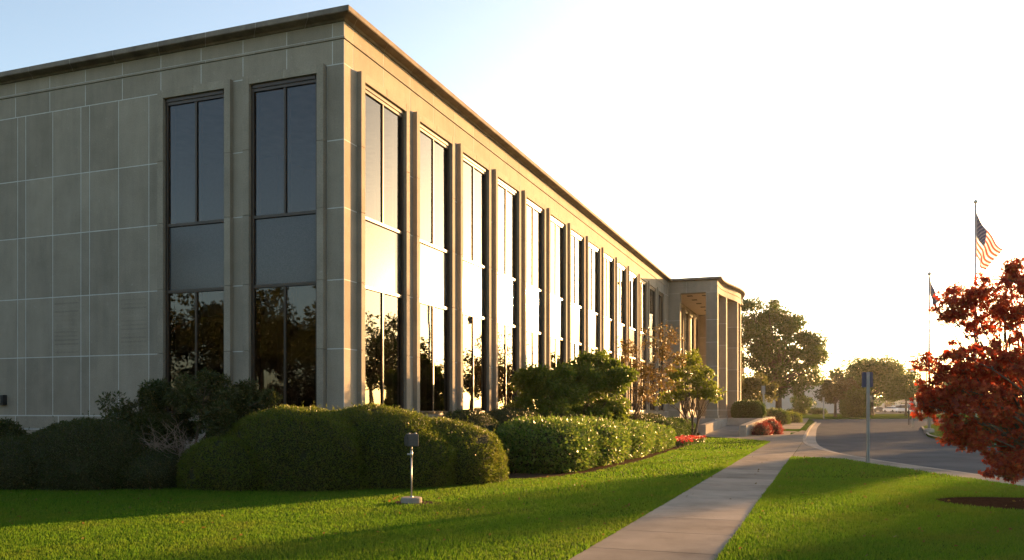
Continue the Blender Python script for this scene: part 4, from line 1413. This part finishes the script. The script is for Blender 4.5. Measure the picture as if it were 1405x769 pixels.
bed = [(-24, -3.4), (-6, -3.3), (-1.0, -3.0), (2.2, -0.6), (4.4, 1.6), (5.0, 4.0), (5.25, 9), (4.95, 18), (4.9, 25), (3.4, 27.5), (3.3, 38.2), (3.3, 43), (-0.05, 43), (-0.05, -0.05), (-24, -0.05)]
rng_d = [(7.0, 13, 230000), (13, 20, 230000), (20, 34, 190000), (34, 48, 50000)]
QX, QY, QH = [], [], []
walk_edge = offset_line(KS, -0.90)
lawn_poly = [(-70, -60), (C(13, -40)[0], -60)] + walk_edge[:26] + [(9.64, 13.2), (9.64, 13.2)]
left_poly = [(-40, -40), (8.13, -40), (8.13, 27.4), (7.65, 28.8), (4.95, 33.1), (3.4, 34.8), (-3, 34.8), (-40, 20)]
right_poly = [(9.63, -40)] + [(p[0], p[1]) for p in walk_edge if p[1] < 12.9 and p[0] > 9.63] + [(9.63, 13.4)]
for d0, d1, n in rng_d:
    d = np.sqrt(RNG.uniform(d0 * d0, d1 * d1, n))
    u = RNG.uniform(-0.68, 0.70, n) * d
    x = CX + u * CYW - d * SY; y = CY + u * SY + d * CYW
    k = (in_poly(x, y, left_poly) & ~in_poly(x, y, bed)) | in_poly(x, y, right_poly)
    k &= ((x - mc[0]) ** 2 / 2.9 + (y - mc[1]) ** 2 / 1.35) > 1
    lx_, ly_ = W2(564.5, 14.75)
    k &= ((x - lx_ - 0.06) ** 2 / 0.13 + (y - ly_) ** 2 / 0.09 > 1) | (RNG.random(n) < 0.12)
    QX.append(x[k]); QY.append(y[k]); QH.append(np.full(k.sum(), 0.038 + 0.0006 * d0))
# shaggy fringe along the walk edges and the bed
fr = 9000
for xs_, s in ((8.12, -1), (9.64, 1)):
    yy = RNG.uniform(-12, 27 if s < 0 else 12.5, fr)
    QX.append(xs_ + s * RNG.uniform(0, 0.16, fr) ** 1.0 - s * 0.0); QY.append(yy); QH.append(np.full(fr, 0.055))
x = np.concatenate(QX); y = np.concatenate(QY); hgt = np.concatenate(QH)
n = len(x)
pn = lump(np.stack([x, y, 0 * x], 1), 21, freq=0.9)
hgt = hgt * RNG.uniform(0.6, 1.35, n) * (1 + 0.22 * pn)
th = RNG.uniform(0, 6.283, n)
ln = RNG.normal(0, 0.5, n)
dist = np.hypot(x - CX, y - CY)
wd = (0.0045 + 0.00042 * dist)
base_ = np.stack([x, y, np.full(n, -0.004)], 1)
sx_ = np.stack([np.cos(th), np.sin(th), 0 * th], 1) * wd[:, None]
lean_ = np.stack([-np.sin(th), np.cos(th), 0 * th], 1) * (ln * hgt)[:, None]
tip = base_ + lean_ + np.stack([0 * th, 0 * th, hgt], 1)
V = np.stack([base_ - sx_, base_ + sx_, tip], 1).reshape(-1, 3)
Fc = np.arange(3 * n, dtype=np.int32).reshape(-1, 3)
go = link('grass', np_mesh('grass', V, Fc, [G['grass']]))
tag(go, 'short mown grass of the front lawn', 'grass', kind='stuff')

# fallen leaves on lawn and walk
nf = 900
d = np.sqrt(RNG.uniform(8.5 ** 2, 32 ** 2, nf)); u = RNG.uniform(-0.6, 0.62, nf) * d
x = CX + u * CYW - d * SY; y = CY + u * SY + d * CYW
k = (in_poly(x, y, left_poly) & ~in_poly(x, y, bed)) | in_poly(x, y, right_poly) | ((np.abs(x - 8.88) < 0.75) & (RNG.random(nf) < 0.35))
onwalk = np.abs(x - 8.88) < 0.76
Q = np.stack([x, y, np.where(onwalk, 0.016, 0.034)], 1)[k]
fl_ = leaves('fallen_leaves', Q, np.tile([1.0, 0, 0.15], (len(Q), 1)), 0.055, 0.035, G['copper'], None, spread=0.5)
tag(fl_, 'dry leaves scattered over the lawn and the walk', 'leaves', kind='stuff')
# ------------------------------------------------------------------ warm evening haze
hz = MB(); hz.box(-500, 500, -300, 700, -1.4, 27)
hm, hnt, hout = mat_new('evening_haze')
pv = N(hnt, 'ShaderNodeVolumePrincipled')
pv.inputs['Color'].default_value = (1.0, 0.96, 0.89, 1)
pv.inputs['Density'].default_value = HAZE
pv.inputs['Anisotropy'].default_value = 0.55
hnt.links.new(pv.outputs[0], hout.inputs['Volume'])
ho = hz.build('haze', hm); ho['kind'] = 'stuff'

# ------------------------------------------------------------------ light
SUN_AZ = math.radians(20.7)      # from +Y towards +X
SUN_EL = math.radians(7.6)
sv = Vector((math.sin(SUN_AZ) * math.cos(SUN_EL), math.cos(SUN_AZ) * math.cos(SUN_EL), math.sin(SUN_EL)))
ld = bpy.data.lights.new('sun', 'SUN')
ld.energy = 5.0
ld.angle = math.radians(0.53)
ld.color = (1.0, 0.54, 0.20)
lo = bpy.data.objects.new('sun', ld)
lo.rotation_euler = sv.to_track_quat('Z', 'Y').to_euler()
lo.location = sv * 60
COL.objects.link(lo)

w = bpy.data.worlds.new('World')
SC.world = w
w.use_nodes = True
nt = w.node_tree
nt.nodes.clear()
wo_ = nt.nodes.new('ShaderNodeOutputWorld')
bg = nt.nodes.new('ShaderNodeBackground')
sk = nt.nodes.new('ShaderNodeTexSky')
sk.sky_type = 'NISHITA'
sk.sun_disc = False
sk.sun_elevation = SUN_EL
sk.sun_rotation = SUN_AZ
sk.altitude = 200
sk.air_density = 0.8
sk.dust_density = 1.6
sk.ozone_density = 0.3
bg.inputs['Strength'].default_value = 0.08
nt.links.new(sk.outputs[0], bg.inputs['Color'])
nt.links.new(bg.outputs[0], wo_.inputs['Surface'])

# ------------------------------------------------------------------ camera
cd = bpy.data.cameras.new('camera')
cd.sensor_width = 36.0
cd.sensor_fit = 'HORIZONTAL'
cd.lens = F / 1405 * 36
cd.shift_y = (PY0 - 384.5) / 1405
cd.clip_start = 0.1
cd.clip_end = 6000
co_ = bpy.data.objects.new('camera', cd)
co_.location = (CX, CY, CH)
co_.rotation_euler = (math.pi / 2, 0, YAW)
COL.objects.link(co_)
SC.camera = co_

SC.view_settings.view_transform = 'Standard'
SC.view_settings.look = 'None'
SC.view_settings.gamma = 1.0
SC.view_settings.use_curve_mapping = False
SC.view_settings.exposure = 2.4
SC.render.engine = 'CYCLES'
SC.cycles.max_bounces = 8
SC.cycles.transparent_max_bounces = 8
SC.cycles.use_denoising = True
SC.cycles.sample_clamp_indirect = 8
